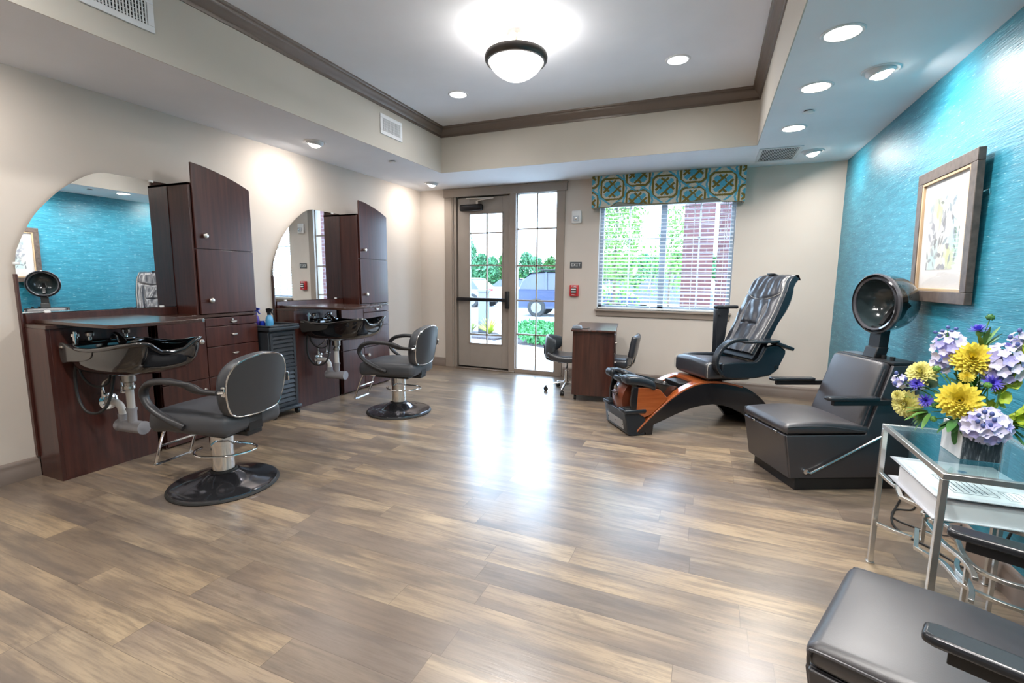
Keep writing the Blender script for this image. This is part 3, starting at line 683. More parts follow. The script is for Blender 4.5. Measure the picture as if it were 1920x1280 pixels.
# ================================================================ SHAMPOO BOWLS
def bowl(y0, where):
    t = thing('shampoo_bowl', 'glossy black shampoo bowl with exposed drain pipes mounted on the '+where+' station', 'sink', (XL+.257, y0, 0), group='shampoo bowls')
    n = 48; cx, cxb = .335, .235
    def rim(a):
        c, s_ = math.cos(a), math.sin(a)
        x = cx+.335*math.copysign(abs(c)**.62, c); y = .235*math.copysign(abs(s_)**.62, s_)
        f = max(0, (x-.30)/.37)
        z = .842+.050*f**1.6 - (.075*math.exp(-(y/.115)**4)*max(0, (x-.48)/.19)**1.2 if x > .48 else 0) - .012*math.sin(PI*min(1, max(0, x/.55)))
        x2 = x - (.06*math.exp(-(y/.13)**4) if x > .55 else 0)
        x2 += .085*f*f
        return Vector((x2, y, z))
    R0 = [rim(2*PI*i/n) for i in range(n)]
    rings = []
    zb = .668
    def ring(s, k, zoff, bot):
        sc = (1-s**2.7)**.6*k if s < 1 else 0
        cc = Vector((cx+(cxb-cx)*s, 0, 0)); out = []
        for p in R0:
            w = 1-(1-s)**2.1
            z = (p.z+zoff)*(1-w)+bot*w
            q = Vector((cc.x+(p.x-cx)*max(sc, .10), p.y*max(sc, .10), z)); out.append(q)
        return out
    for s in (.985, .93, .85, .72, .58, .42, .28, .14, .06, 0): rings.append(ring(s, 1.0, -.012, zb))
    rings.append([p+Vector((0, 0, .004)) for p in R0])
    for s in (0, .05, .12, .25, .4, .6, .78, .9, .985): rings.append(ring(s, .93, -.006, zb+.03))
    m = MB(); m.loft(rings, cap=True)
    body = m.build('basin', GLOSSB, t, angle=60)
    MB().tube([p+Vector((0, 0, .002)) for p in R0], .013, 10, closed=True).build('rim', GLOSSB, t)
    m = MB(); m.rbox(.001, .10, -.20, .20, .745, .850, .012, 2); m.build('mounting_block', GLOSSB, t)
    # skirt plate on the near side, following the back of the bowl
    m = MB(); sk = [(.035, .862), (.16, .835), (.30, .832), (.36, .836), (.34, .79), (.25, .765), (.12, .752), (.035, .748)]
    m.prism([(p.x, p.y) for p in smooth_path([(a, b, 0) for a, b in sk], 4, True)], -.240, -.226, 'y'); pl_ = m.build('side_skirt', mat('glossy_dark_grey', (.045, .042, .040), .12, coat=.8), t, bev=.003)
    MB().rbox(.038, .075, -.247, -.239, .832, .846, .003, 2).build('badge', NICKEL, pl_)
    # taps, vacuum breaker and spray head on the back deck
    m = MB(); m.rbox(.015, .115, -.11, .13, .842, .868, .008, 2); m.build('tap_deck', GLOSSB, t)
    for yy in (-.10, .10):
        m = MB(); m.lathe([(.012, 0), (.012, .02), (.024, .026), (.026, .045), (.016, .054), (0, .055)], 16, M=T(.065, yy, .866)); m.build('tap_handle', CHROME, t)
    m = MB(); m.cyl((.07, -.175, .835), (.07, -.175, .90), .014); m.cyl((.07, -.175, .895), (.07, -.175, .912), .022, n=18); m.cyl((.07, -.175, .912), (.07, -.175, .925), .010); m.build('vacuum_breaker', CHROME, t)
    m = MB(); m.tube(smooth_path([(.10, .0, .866), (.125, 0, .895), (.16, .0, .895), (.19, 0, .872)], 5), .013, 10); m.cyl((.185, 0, .876), (.215, .0, .846), .018, .024); m.build('spray_head', CHROME, t)
    # hoses
    m = MB(); m.tube(smooth_path([(.07, -.175, .76), (.045, -.185, .66), (.05, -.185, .52), (.11, -.18, .435), (.19, -.16, .425), (.235, -.13, .47), (.24, -.10, .56), (.225, -.07, .66)], 7), .0085, 8); m.build('spray_hose', RUBBER, t)
    m = MB(); m.tube(smooth_path([(.075, -.17, .75), (.08, -.17, .66), (.12, -.15, .60), (.18, -.13, .585), (.215, -.10, .61), (.21, -.08, .68)], 6), .007, 8); m.build('supply_hose', RUBBER, t)
    # drain assembly
    d = .235
    m = MB(); m.lathe([(.050, .668), (.052, .655), (.040, .645), (.040, .598), (.028, .590), (.028, .572)], 24, M=T(d, 0, 0)); m.build('drain_cup', mat('worn_steel', (.55, .53, .50), .28, 1), t)
    m = MB(); m.lathe([(.030, .572), (.033, .568), (.033, .552), (.028, .548)], 16, M=T(d, 0, 0))
    for a in (0, PI/2, PI, 1.5*PI): m.box(d+.030*math.cos(a)-.005, d+.030*math.cos(a)+.005, .030*math.sin(a)-.005, .030*math.sin(a)+.005, .548, .572)
    m.build('slip_nut', NICKEL, t)
    m = MB(); m.cyl((d, 0, .55), (d, 0, .405), .0215); m.build('tailpiece', PVC, t)
    m = MB(); m.lathe([(.030, .425), (.032, .418), (.027, .400), (.025, .33)], 18, M=T(d, 0, 0), cap=True); m.cyl((d-.125, -.01, .30), (d+.085, .01, .30), .041, n=24); m.cyl((d+.085, .01, .30), (d+.095, .011, .30), .043, n=24); m.cyl((d-.09, -.005, .33), (d-.09, -.005, .375), .028); m.build('trap', GREYP, t)
    m = MB(); m.tube(smooth_path([(d-.09, -.005, .370), (d-.095, -.005, .410), (d-.125, -.005, .438), (d-.17, -.005, .445), (.002, -.005, .445)], 5), .0215, 14); m.build('waste_elbow', PVC, t)
    MB().lathe([(.055, 0), (.055, .004), (.035, .014), (.024, .015)], 24, M=T(0.001, -.005, .445) @ Ry(PI/2)).build('wall_flange', CHROME, t)
    for yy, zz in ((-.055, .505), (.055, .505)):
        m = MB(); m.cyl((.001, yy, zz), (.06, yy, zz), .009, n=10); m.cyl((.05, yy, zz-.012), (.05, yy, zz+.03), .012, n=12); m.ell((.082, yy, zz), .012, .022, .016, 12, 8); m.build('shutoff_valve', CHROME, t)
        m = MB(); m.tube(smooth_path([(.05, yy, zz+.03), (.055, yy*.9, zz+.08), (.12, yy*.6, zz+.13), (.14, yy*.5, zz+.22)], 6), .006, 8); m.build('supply_line', SILVER, t)
bowl(1.787, 'nearer'); bowl(3.612, 'farther')

# ================================================================ STYLING CHAIRS  (local +x = forward)
def styling_chair():
    t = thing('styling_chair', '', 'chair')
    m = MB(); prof = [(.300, 0), (.304, .006), (.300, .014)]; m.lathe([(0, 0)]+prof+[(.290, .018)], 64, cap=False); base = m.build('base_ring', RUBBER, t)
    m = MB(); m.lathe([(.293, .012), (.289, .022), (.270, .029), (.20, .040), (.15, .052), (.115, .072), (.090, .086), (.084, .09), (0, .09)], 64, cap=False); m.build('base_disc', mat('polished_dark_steel', (.16, .16, .18), .10, .9), t)
    m = MB(); m.lathe([(.074, .075), (.076, .095), (.066, .102)], 32, cap=False); m.build('boot', RUBBER, t)
    m = MB(); m.lathe([(.062, .09), (.062, .255), (.066, .257), (.066, .335), (.060, .338), (0, .34)], 36, cap=False); m.build('column', CHROME, t)
    m = MB(); m.tube(smooth_path([(.05, -.06, .245), (-.10, -.10, .235), (-.19, -.075, .235), (-.225, .0, .238), (-.19, .12, .243), (-.06, .20, .25), (.03, .16, .255), (.065, .08, .25)], 5), .0065, 8); m.build('pump_lever', CHROME, t)
    m = MB(); m.box(-.17, .17, -.13, .13, .345, .375); m.build('seat_plate', BPLAST, t, bev=.006)
    def sf(v):
        f = (v.x+.03)/.30; y = v.y*(1-.16*max(0, -f)**1.5); z = v.z
        if z > .47: z += .018*(1-(v.y/.25)**2)*(1-(f)**2*.6) + .02*max(0, f-.6)
        if f > .85: z = z-.012
        return Vector((v.x, y, z))
    m = MB(); m.rbox(-.27, .285, -.238, .238, .378, .500, .048, 5, fn=sf, cuts=5); m.build('seat', GREYV, t, angle=80)
    # back: rounded shape, tilted; outline in (y,z)
    out = [(-.155, .490), (-.195, .540), (-.218, .655), (-.208, .745), (-.155, .806), (-.05, .836), (.05, .836), (.155, .806), (.208, .745), (.218, .655), (.195, .540), (.155, .490), (.06, .476), (-.06, .476)]
    O = smooth_path([(0, y, z) for y, z in out], 5, True)
    def place(p, off, k=1.0):
        y, z = p.y*k, .655+(p.z-.655)*k
        return Vector((-.262-.16*(z-.5)+.05*(1-(y/.25)**2)*0+off-.045*(1-(y/.26)**2)+.03, y, z))
    m = MB(); m.loft([[place(p, o_, k) for p in O] for o_, k in ((.062, .60), (.060, .85), (.048, .955), (.022, 1.0), (-.010, 1.0), (-.022, .965))]); bk = m.build('backrest', GREYV, t, angle=60)
    m = MB(); m.loft([[place(p, o_, k) for p in O] for o_, k in ((-.020, .955), (-.030, .95), (-.031, .80), (-.033, .5), (-.034, .1))]); m.build('back_shell', mat('dark_grey_shell', (.035, .036, .040), .38), bk, angle=60)
    MB().tube([place(p, -.026, .965) for p in O], .0055, 8, closed=True).build('chrome_piping', CHROME, bk)
    m = MB(); m.box(-.27, -.235, -.05, .05, .375, .52); m.rbox(-.262, -.12, -.055, .055, .345, .378, .006, 1); m.build('back_bracket', BPLAST, t, bev=.004)
    for s in (-1, 1):
        P = [(-.285, s*.252, .650), (-.19, s*.262, .654), (-.06, s*.272, .688), (.08, s*.275, .694), (.19, s*.268, .668), (.240, s*.262, .610), (.205, s*.262, .540), (.11, s*.255, .480), (-.02, s*.247, .432)]
        pp = smooth_path(P, 6); n = len(pp)
        sect = [(math.cos(2*PI*q/12)*.026, math.sin(2*PI*q/12)*.017) for q in range(12)]
        rad = [.75+.35*math.sin(PI*min(1, i/(n-1)*1.1)) for i in range(n)]
        arm = MB().tube(pp, 1, sect=sect, up=(1, 0, .3), radii=rad).build('armrest', mat('satin_black_urethane', (.022, .022, .025), .38), t, angle=70)
        m = MB(); m.cyl((-.283, s*.252, .650), (-.300, s*.232, .650), .008, n=8); m.rbox(-.314, -.288, s*.232-.004, s*.232+.004, .625, .68, .003, 1); m.build('arm_bracket', CHROME, arm)
    # footrest
    m = MB(); hw = .115
    m.tube(smooth_path([(.09, -hw, .378), (.20, -hw, .36), (.30, -hw, .36), (.40, -hw, .14), (.405, -hw, .118), (.408, -hw+.018, .112), (.408, hw-.018, .112), (.405, hw, .118), (.40, hw, .14), (.30, hw, .36), (.20, hw, .36), (.09, hw, .378)], 4), .0085, 8)
    m.tube([(.355, -hw, .238), (.355, hw, .238)], .0065, 8); m.build('footrest', CHROME, t)
    return t
c1 = styling_chair(); c1.location = (-2.695, 1.885, 0); c1.rotation_euler = (0, 0, PI+.10)
c1['label'] = 'charcoal hydraulic salon chair at the nearer shampoo station, closest to the camera'; c1['group'] = 'hydraulic styling chairs'
bpy.context.view_layer.update()
dup(c1, (-2.69, 3.66, 0), PI+.11, 'charcoal hydraulic salon chair at the farther station, toward the glass door')

# ================================================================ UTILITY CART
t = thing('utility_cart', 'black plastic rolling cart with louvered doors between the two stations', 'cart', (-3.665, 3.088, 0))
DG = mat('graphite_plastic', (.032, .038, .046), .36)
def cart_loc():
    m = MB(); m.box(-.15, .145, -.145, .145, .075, .80); m.build('body', DG, t, bev=.004)
    m = MB(); m.rbox(-.17, .19, -.165, .165, .795, .828, .008, 2); m.rbox(-.17, .19, -.165, -.150, .828, .845, .004, 1); m.rbox(-.17, .19, .150, .165, .828, .845, .004, 1); m.rbox(-.17, -.155, -.165, .165, .828, .845, .004, 1); m.rbox(.172, .19, -.165, .165, .828, .845, .004, 1); m.build('tray_top', DG, t)
    MB().rbox(-.165, .175, -.165, .165, .058, .085, .006, 2).build('bottom_shelf', DG, t)
    for z0, z1 in ((.455, .775), (.10, .445)):
        m = MB(); x = .145; m.box(x, x+.016, -.135, -.110, z0, z1); m.box(x, x+.016, .110, .135, z0, z1); m.box(x, x+.016, -.11, .11, z0, z0+.028); m.box(x, x+.016, -.11, .11, z1-.028, z1)
        d = m.build('louver_door', DG, t, bev=.002); m = MB(); n = 7; h = (z1-z0-.056)/n
        for i in range(n):
            z = z0+.028+h*i; m.prism([(x, z), (x+.014, z+.006), (x+.014, z+.012), (x+.002, z+h-.003), (x, z+h-.003)], -.11, .11, 'y')
        m.build('louvers', DG, d, smooth=False)
    for x in (-.13, .145):
        for y in (-.13, .13):
            m = MB(); m.cyl((x, y-.011, .026), (x, y+.011, .026), .026, n=18); m.cyl((x, y, .04), (x, y, .06), .01, n=8); m.build('caster', RUBBER, t)
cart_loc()
def spray_bottle(x, y, label, body, head, s=1.0, rz=0):
    t = thing('spray_bottle', label, 'bottle', (x, y, .828), rz, group='spray bottles on the cart')
    MB().lathe([(0, 0), (.030*s, .0), (.033*s, .006), (.033*s, .055*s), (.028*s, .080*s), (.016*s, .10*s), (.012*s, .108*s)], 24, cap=False).build('bottle_body', body, t)
    m = MB(); m.cyl((0, 0, .106*s), (0, 0, .124*s), .0155*s); m.build('collar', head, t)
    m = MB(); m.prism([(-.022*s, .124*s), (.012*s, .124*s), (.014*s, .138*s), (.045*s, .146*s), (.045*s, .158*s), (.005*s, .166*s), (-.028*s, .160*s)], -.009*s, .009*s, 'y'); m.build('nozzle', head, t, bev=.002)
    m = MB(); m.prism([(.016*s, .142*s), (.030*s, .142*s), (.042*s, .118*s), (.052*s, .112*s), (.048*s, .106*s), (.036*s, .112*s)], -.005*s, .005*s, 'y'); m.build('trigger', head, t)
BLUE = mat('cobalt_blue_plastic', (.010, .035, .42), .3, coat=.3); PURP = mat('violet_blue_plastic', (.07, .03, .30), .3)
spray_bottle(-3.60, 3.035, 'pale blue spray bottle with black trigger head on the black cart', mat('pale_blue_plastic', (.10, .36, .62), .3), BPLAST, .98, .1)
spray_bottle(-3.735, 3.005, 'violet-blue spray bottle with bright blue head at the back of the cart', PURP, BLUE, 1.0, .2)
t = thing('squat_jar', 'small bright blue jar between the spray bottles on the cart', 'jar', (-3.655, 3.005, .828)); MB().lathe([(0, 0), (.022, 0), (.024, .004), (.024, .034), (.02, .038), (0, .038)], 20, cap=False).build('jar_body', BLUE, t)
m = MB().lathe([(.021, .038), (.021, .05), (0, .05)], 20, cap=False).build('lid', BLUE, t)

# ================================================================ MANICURE TABLE AND STOOLS
ra = math.atan2(.145, .985)
t = thing('manicure_table', 'dark mahogany manicure table on casters standing end-on below the window', 'table', (-1.298, 4.700, 0), ra)
m = MB(); m.prism([(0, 0), (.448, 0), (.452, .03), (.452, .86), (.43, .885), (.03, .885), (0, .86)], .735, .757, 'z'); m.build('tabletop', DESKWOOD, t, bev=.005)
def bulge(poly_y0, y1, name):
    n = 10; pts = []
    for i in range(n+1):
        x = .014+(.438-.014)*i/n; pts.append((x, poly_y0-.022*math.sin(PI*i/n)))
    pts += [(.438, y1), (.014, y1)]
    return MB().prism(pts, .062, .735, 'z').build(name, DESKWOOD, t, bev=.004)
p = bulge(.045, .225, 'pedestal')
for z0, z1 in ((.10, .30), (.31, .51), (.52, .71)):
    d = MB().box(.438, .446, .06, .215, z0, z1).build('drawer', DESKWOOD, t, bev=.002); MB().cyl((.446, .155, (z0+z1)/2), (.462, .155, (z0+z1)/2), .008).build('knob', NICKEL, d)
bulge(.72, .86, 'pedestal')
MB().box(.22, .235, .225, .72, .50, .735).build('modesty_panel', DESKWOOD, t)
for x in (.05, .39):
    for y in (.09, .79):
        m = MB(); m.cyl((x-.012, y, .025), (x+.012, y, .025), .025, n=18); m.cyl((x, y, .04), (x, y, .062), .012, n=10); m.build('caster', RUBBER, t)
def on_table(x, y): v = Rz(ra) @ Vector((x, y, 0)); return (-1.298+v.x, 4.7+v.y)
x, y = on_table(.055, .06)
t = thing('armrest_cushion', 'small grey domed cushion on the near left corner of the manicure table', 'cushion', (x, y, .757), ra)
m = MB(); m.prism([(-.05, 0), (.05, 0), (.052, .012), (.04, .034), (.0, .042), (-.04, .034), (-.052, .012)], -.035, .055, 'y'); m.build('pad', mat('pale_grey_vinyl', (.18, .21, .25), .35), t, bev=.008, bseg=3)
MB().rbox(-.05, .05, -.038, .058, 0, .010, .002, 1).build('base', BPLAST, t)
MB().tube([(.05, .03, .004), (.09, .05, .004), (.12, .10, .004)], .003, 6).build('cord', RUBBER, t)

def star_base(t, z_hub=.10, r=.235, n=5, rot=0.3, mtl=None):
    m = MB(); m.cyl((0, 0, .075), (0, 0, .125), .03); m.build('hub', CHROME, t)
    for k in range(n):
        a = rot+2*PI*k/n; c, s_ = math.cos(a), math.sin(a)
        m = MB(); m.tube([(.02*c, .02*s_, .105), (r*.6*c, r*.6*s_, .09), (r*c, r*s_, .066)], 1, sect=[(math.cos(2*PI*q/8)*.014, math.sin(2*PI*q/8)*.009) for q in range(8)], up=(0, 0, 1)); lg = m.build('base_arm', CHROME, t)
        m = MB()
        for d in (-.011, .011):
            p = Vector((r*c-d*s_, r*s_+d*c, .025)); q = Vector((-s_, c, 0)); m.cyl(p-q*.008, p+q*.008, .025, n=16)
        m.cyl((r*c, r*s_, .03), (r*c, r*s_, .064), .008, n=8); m.build('caster', RUBBER, lg)
t = thing('technician_stool', 'black rolling stool with a curved wraparound backrest at the left of the manicure table', 'stool', (-1.455, 5.13, 0), .12)
star_base(t, rot=3.42)
m = MB(); m.cyl((0, 0, .12), (0, 0, .24), .024); m.cyl((0, 0, .24), (0, 0, .345), .013); m.build('gas_lift', CHROME, t)
m = MB(); m.box(-.09, .09, -.07, .07, .335, .350); m.tube([(.02, -.06, .335), (.02, -.13, .30), (.02, -.17, .295)], .006, 6); m.build('mechanism', BPLAST, t, bev=.003)
def saddle(v):
    f = (v.x+.0)/.2; return Vector((v.x, v.y*(1-.15*f*f), v.z+.055*max(0, -f-.1)**1.5*(1 if v.z > .36 else .8)+.012*max(0, f)))
m = MB(); m.rbox(-.20, .20, -.19, .19, .350, .425, .034, 4, fn=saddle, cuts=5); m.build('seat', LEATH, t, angle=80)
m = MB(); m.tube([(-.15, 0, .355), (-.22, 0, .37), (-.245, 0, .43), (-.245, 0, .52)], 1, sect=RSEC(.05, .012), up=(0, 1, 0)); m.build('back_bar', BPLAST, t)
# wraparound back: shell curving about the seat
m = MB(); rings = []
for i in range(13):
    u = -1+2*i/12; a = PI+u*1.05; rr = .245; c, s_ = math.cos(a), math.sin(a); hh = .135*(1-.55*u*u); zc = .510+.035*u*u
    th = .038*(1-.35*u*u); ring = []
    for q in range(14):
        b = 2*PI*q/14; ring.append(Vector(((rr+th*math.cos(b)*.8)*c+.02, (rr+th*math.cos(b)*.8)*s_*.86, zc+hh*math.copysign(abs(math.sin(b))**.75, math.sin(b)))))
    rings.append(ring)
m.loft(rings); m.build('backrest', mat('dark_slate_vinyl', (.045, .055, .065), .36), t, angle=80)
t = thing('client_chair', 'black padded side chair with chrome frame at the right of the manicure table', 'chair', (-.95, 5.18, 0), PI)
m = MB(); m.rbox(-.19, .17, -.19, .19, .335, .425, .035, 4, cuts=3, fn=lambda v: Vector((v.x, v.y, v.z+(.012*(1-(v.y/.2)**2) if v.z > .38 else 0)))); m.build('seat', LEATH, t, angle=80)
m = MB(); m.rbox(-.030, .030, -.17, .17, -.12, .12, .028, 4, cuts=3, fn=lambda v: Vector((v.x-.02*(1-(v.y/.18)**2), v.y, v.z)), M=T(-.225, 0, .565) @ Ry(-.16)); m.build('backrest', LEATH, t, angle=80)
m = MB()
for s_ in (-1, 1):
    m.tube(smooth_path([(-.245, s_*.10, .66), (-.262, s_*.10, .60), (-.235, s_*.10, .44), (-.20, s_*.10, .335), (-.10, s_*.10, .322), (.12, s_*.10, .322)], 5), .009, 8)
m.tube([(-.245, -.10, .66), (-.245, .10, .66)], .009, 8); m.tube([(.12, -.10, .322), (.12, .10, .322)], .009, 8); m.build('frame', CHROME, t)
m = MB(); m.cyl((0, 0, .12), (0, 0, .325), .022); m.build('gas_lift', CHROME, t)
star_base(t, rot=.6)

# ================================================================ PEDICURE SPA CHAIR (local x back, y width, z)
OX, OY = -.546, 3.808; pa = math.atan2(.583, .812)
t = thing('pedicure_spa_chair', 'black leather massage recliner on a cherry wood arch with a foot tub in front', 'chair', (OX, OY, 0), pa)
W2 = .42
outer = [(.075, .045), (.20, .165), (.346, .287), (.47, .365), (.591, .414), (.70, .430), (.82, .425), (.95, .402), (1.05, .375), (1.135, .335), (1.23, .272), (1.313, .19), (1.38, .09), (1.42, 0)]
inner = [(1.20, 0), (1.14, .07), (1.06, .135), (.95, .188), (.86, .215), (.77, .228), (.66, .222), (.56, .205), (.42, .16), (.30, .112), (.225, .085), (.215, 0), (.165, 0), (.15, .03), (.10, .012)]
BODYB = mat('black_gloss_plastic', (.010, .010, .012), .22, coat=.4)
pr = [(a, b-.016) for a, b in outer]+inner
def sides(y0_, y1_, nm): return MB().prism(pr, y0_, y1_, 'y').build(nm, BODYB, t, bev=.004)
sides(0, .045, 'arch_side'); sides(W2-.045, W2, 'arch_side')
op = [(p.x, p.y) for p in smooth_path([(a, b, 0) for a, b in outer[:9]], 4)]
def strip(y0_, y1_, i0=0, i1=None, th=.018, off=0, sx=1):
    P = op[i0:i1]; m = MB(); m.loft([[Vector((a, y0_, b-th+off)), Vector((a, y1_, b-th+off)), Vector((a, y1_, b+off)), Vector((a, y0_, b+off))] for a, b in P]); return m
strip(-.004, .075).build('cherry_rail', CHERRY, t, bev=.003); strip(W2-.075, W2+.004).build('cherry_rail', CHERRY, t, bev=.003)
strip(.074, W2-.074, 17, None).build('cherry_deck', CHERRY, t)
blk = [(a, b-.016) for a, b in outer[7:]]; m = MB(); m.loft([[Vector((a, -.003, b-.006)), Vector((a, W2+.003, b-.006)), Vector((a, W2+.003, b+.012)), Vector((a, -.003, b+.012))] for a, b in [(p.x, p.y) for p in smooth_path([(a, b, 0) for a, b in blk], 4)]]); m.build('rear_fairing', BODYB, t)
m = MB(); m.loft([[Vector((a, .045, b-.035)), Vector((a, W2-.045, b-.035)), Vector((a, W2-.045, b-.022)), Vector((a, .045, b-.022))] for a, b in op[:20]]); m.box(.50, .62, .10, W2-.10, .365, .40); m.build('recess_tray', BPLAST, t, bev=.004)
# front housing
m = MB(); m.add([(.015, 0, .0), (.015, W2, 0), (-.004, 0, .02), (-.004, W2, .02), (-.055+.02, .012, .195), (-.035, W2-.012, .195), (.15, 0, 0), (.15, W2, 0), (.15, .012, .195), (.15, W2-.012, .195)],
    [(0, 1, 3, 2), (2, 3, 5, 4), (4, 5, 9, 8), (0, 6, 7, 1), (0, 2, 4, 8, 6), (1, 7, 9, 5, 3), (6, 8, 9, 7)]); hs = m.build('front_housing', DPLAST, t, bev=.008, bseg=3)
m = MB()
for dx in (0,): m.add([(-.010, .065, .040), (-.010, W2-.065, .040), (-.026, W2-.065, .118), (-.026, .065, .118), (.02, .065, .040), (.02, W2-.065, .040), (.0, W2-.065, .118), (.0, .065, .118)], [(0, 1, 2, 3), (4, 7, 6, 5), (0, 4, 5, 1), (3, 2, 6, 7), (0, 3, 7, 4), (1, 5, 6, 2)])
pl2 = m.build('blank_plate', mat('brushed_plate', (.42, .40, .38), .4, .7), t)
m = MB()
for y in (.075, .21, W2-.075): m.ell((-.0195, y, .080), .004, .004, .004, 8, 6)
m.build('rivets', BPLAST, pl2)
for y0_, y1_ in ((-.004, .115), (W2-.115, W2+.004)):
    m = MB(); m.rbox(-.045, .155, y0_, y1_, .185, .222, .014, 3); sh_ = m.build('shoulder_tray', DPLAST, t); MB().rbox(-.025, .13, y0_+.02, y1_-.02, .220, .228, .003, 1).build('rubber_mat', RUBBER, sh_)
# cherry front panel, barrel shaped
m = MB(); rings = []
for i in range(11):
    z = .175+.24*i/10; f = math.sin(PI*i/10); x = .012-.030*f+.030*(i/10)**2*1.2; rings.append([Vector((x, .115, z)), Vector((x-.012, .16, z)), Vector((x-.016, .21, z)), Vector((x-.012, .26, z)), Vector((x, .305, z)), Vector((x+.07, .305, z)), Vector((x+.07, .115, z))])
m.loft(rings); fp = m.build('front_panel', mat('cherry_panel', (.17, .045, .022), .3, coat=.5), t)
MB().cyl((-.036, .205, .368), (-.022, .205, .366), .020, n=24).build('round_emblem', NICKEL, fp)
m = MB(); m.rbox(-.046, -.03, .15, .255, .318, .332, .003, 1); m.rbox(-.046, -.03, .16, .245, .305, .312, .003, 1); m.build('script_bar', mat('bronze_script', (.10, .06, .05), .3, .8), fp)
# tub: dark shell, cherry side cheeks, rim
m = MB(); rings = []
for z, k, cx in ((.085, .52, .20), (.14, .72, .215), (.22, .84, .24), (.30, .92, .262), (.400, .97, .285), (.412, 1.0, .287), (.424, 1.0, .287), (.424, .95, .287), (.39, .90, .285), (.22, .78, .25), (.19, .5, .24)):
    rings.append([Vector((cx+.255*k*math.cos(a), W2/2+.190*k*math.sin(a), z-.12*(.255*k*math.cos(a))/.5*min(1, (z-.08)/.2))) for a in [2*PI*i/36 for i in range(36)]])
m.loft(rings); m.build('foot_tub', BODYB, t, angle=50)
for y, s_ in ((.012, 1), (W2-.012, -1)):
    m = MB(); poly = [(.055, .205), (.055, .405), (.16, .398), (.27, .378), (.345, .300), (.30, .255), (.20, .17), (.14, .15)]
    m.prism(poly, y-.008, y+.008, 'y'); m.build('cherry_cheek', CHERRY, t, bev=.004)
    m = MB(); poly = [(.018, .21), (.010, .30), (.030, .41), (.075, .405), (.065, .21)]; m.prism(poly, y-.010, y+.012, 'y'); m.build('black_fillet', BODYB, t, bev=.004)
# foot pads
for y0_, y1_ in ((-.012, .125), (W2-.125, W2+.012)):
    def pf(v):
        f = (v.x+.02)/.26; return Vector((v.x, v.y, v.z-.070*max(0, f)**2.2))
    m = MB(); m.rbox(-.035, .235, y0_, y1_, .425, .502, .032, 4, fn=pf, cuts=4); m.build('leg_pad', DPLAST, t, angle=80)
m = MB(); m.rbox(-.022, .10, .125, W2-.125, .415, .47, .02, 3); m.tube(smooth_path([(.03, .13, .49), (.0, .15, .51), (-.01, .21, .515), (.0, .27, .51), (.03, .29, .49)], 4), .017, 10); m.build('control_head', DPLAST, t)
# seat
MB().rbox(.78, 1.16, .04, .40, .415, .472, .02, 2).build('seat_base', BODYB, t)
def seatf(v):
    f = (v.x-.66)/.5; z = v.z+(.022*(1-((v.y-.21)/.27)**2) if v.z > .54 else 0)-.035*f*(1 if v.z > .52 else 0)
    if v.x < .74 and v.z < .5: z -= .0
    return Vector((v.x, v.y, z))
m = MB(); m.rbox(.665, 1.20, -.035, .455, .445, .592, .045, 5, fn=seatf, cuts=5); st_ = m.build('seat', LEATH, t, angle=80)
STITCH = mat('pale_stitching', (.45, .42, .38), .6)
for y in (-.037, .457):
    MB().tube(smooth_path([(.672, y*.99+.002, .47), (.672, y*.99+.002, .56), (.70, y*.98+.004, .586), (.80, y*.98+.004, .585)], 5), .0022, 6).build('stitching', STITCH, st_)
# backrest shell and wrinkled cushion
bx0, bz0, bx1, bz1 = 1.150, .640, 1.480, 1.325
def backpt(u, v_, d):       # u 0..1 up, v_ -1..1 across, d depth toward the front (+) / back (-)
    L = Vector((bx1-bx0, 0, bz1-bz0)); n = Vector((-L.z, 0, L.x)).normalized()
    c = Vector((bx0, 0, bz0))+L*u; curve = .030*math.sin(PI*min(1, u*1.15))
    if u > .9: c += Vector((.45*(u-.9), 0, -.05*(u-.9)))
    hw = (.232-.018*abs(u-.5)*2-.05*max(0, u-.82)/.18*.6)
    return Vector((c.x, W2/2+v_*hw, c.z))+n*(d+curve*-0.35)
rnd = random.Random(5)
def wr(u, v_):
    w = .0050*math.sin(19*v_+7*u+1.5*math.sin(5*u))*max(0, min(1, (u-.66)*6))*max(0, 1-(u-.62)*1.4) + .0055*math.sin(13*v_-9*u+2*math.sin(6*u))*max(0, 1-abs(u-.42)*3.4)*max(0, 1-abs(v_)*.8)
    w += .0022*math.sin(31*u+7*v_)+.0016*math.sin(17*u-15*v_)
    w -= .016*math.exp(-((u-.66-.09*v_*v_)/.014)**2)           # head pillow seam
    w -= .022*math.exp(-((abs(v_)-.42-.12*math.sin(3*u))/.05)**2)*(1 if u < .66 else 0)*min(1, (.66-u)/.12 if u < .66 else 0)
    w -= .018*math.exp(-((u-.36)/.012)**2)*(abs(v_) < .42)
    return w
m = MB(); NU, NV = 64, 48; vs = []
for i in range(NU+1):
    u = i/NU
    for j in range(NV+1):
        v_ = -1+2*j/NV; e = (1-abs(v_)**7); eu = min(1, (1-u)/.05+.25) if u > .95 else 1
        vs.append(backpt(u, v_*.97, .052*e**.6*eu*(1 if u < .96 else .8)+.004+wr(u, v_)*e))
fs = [(i*(NV+1)+j, i*(NV+1)+j+1, (i+1)*(NV+1)+j+1, (i+1)*(NV+1)+j) for i in range(NU) for j in range(NV)]
top = len(vs)
for j in range(NV+1):                   # roll over the top edge
    v_ = -1+2*j/NV; vs.append(backpt(1.02, v_*.96, -.02))
for j in range(NV+1): vs.append(backpt(.985, (-1+2*j/NV)*.95, -.075))
for k in range(2):
    a = NU*(NV+1) if k == 0 else top; b = top if k == 0 else top+NV+1
    fs += [(a+j, a+j+1, b+j+1, b+j) for j in range(NV)]
m.add(vs, fs); cu = m.build('back_cushion', LEATH, t, angle=100)
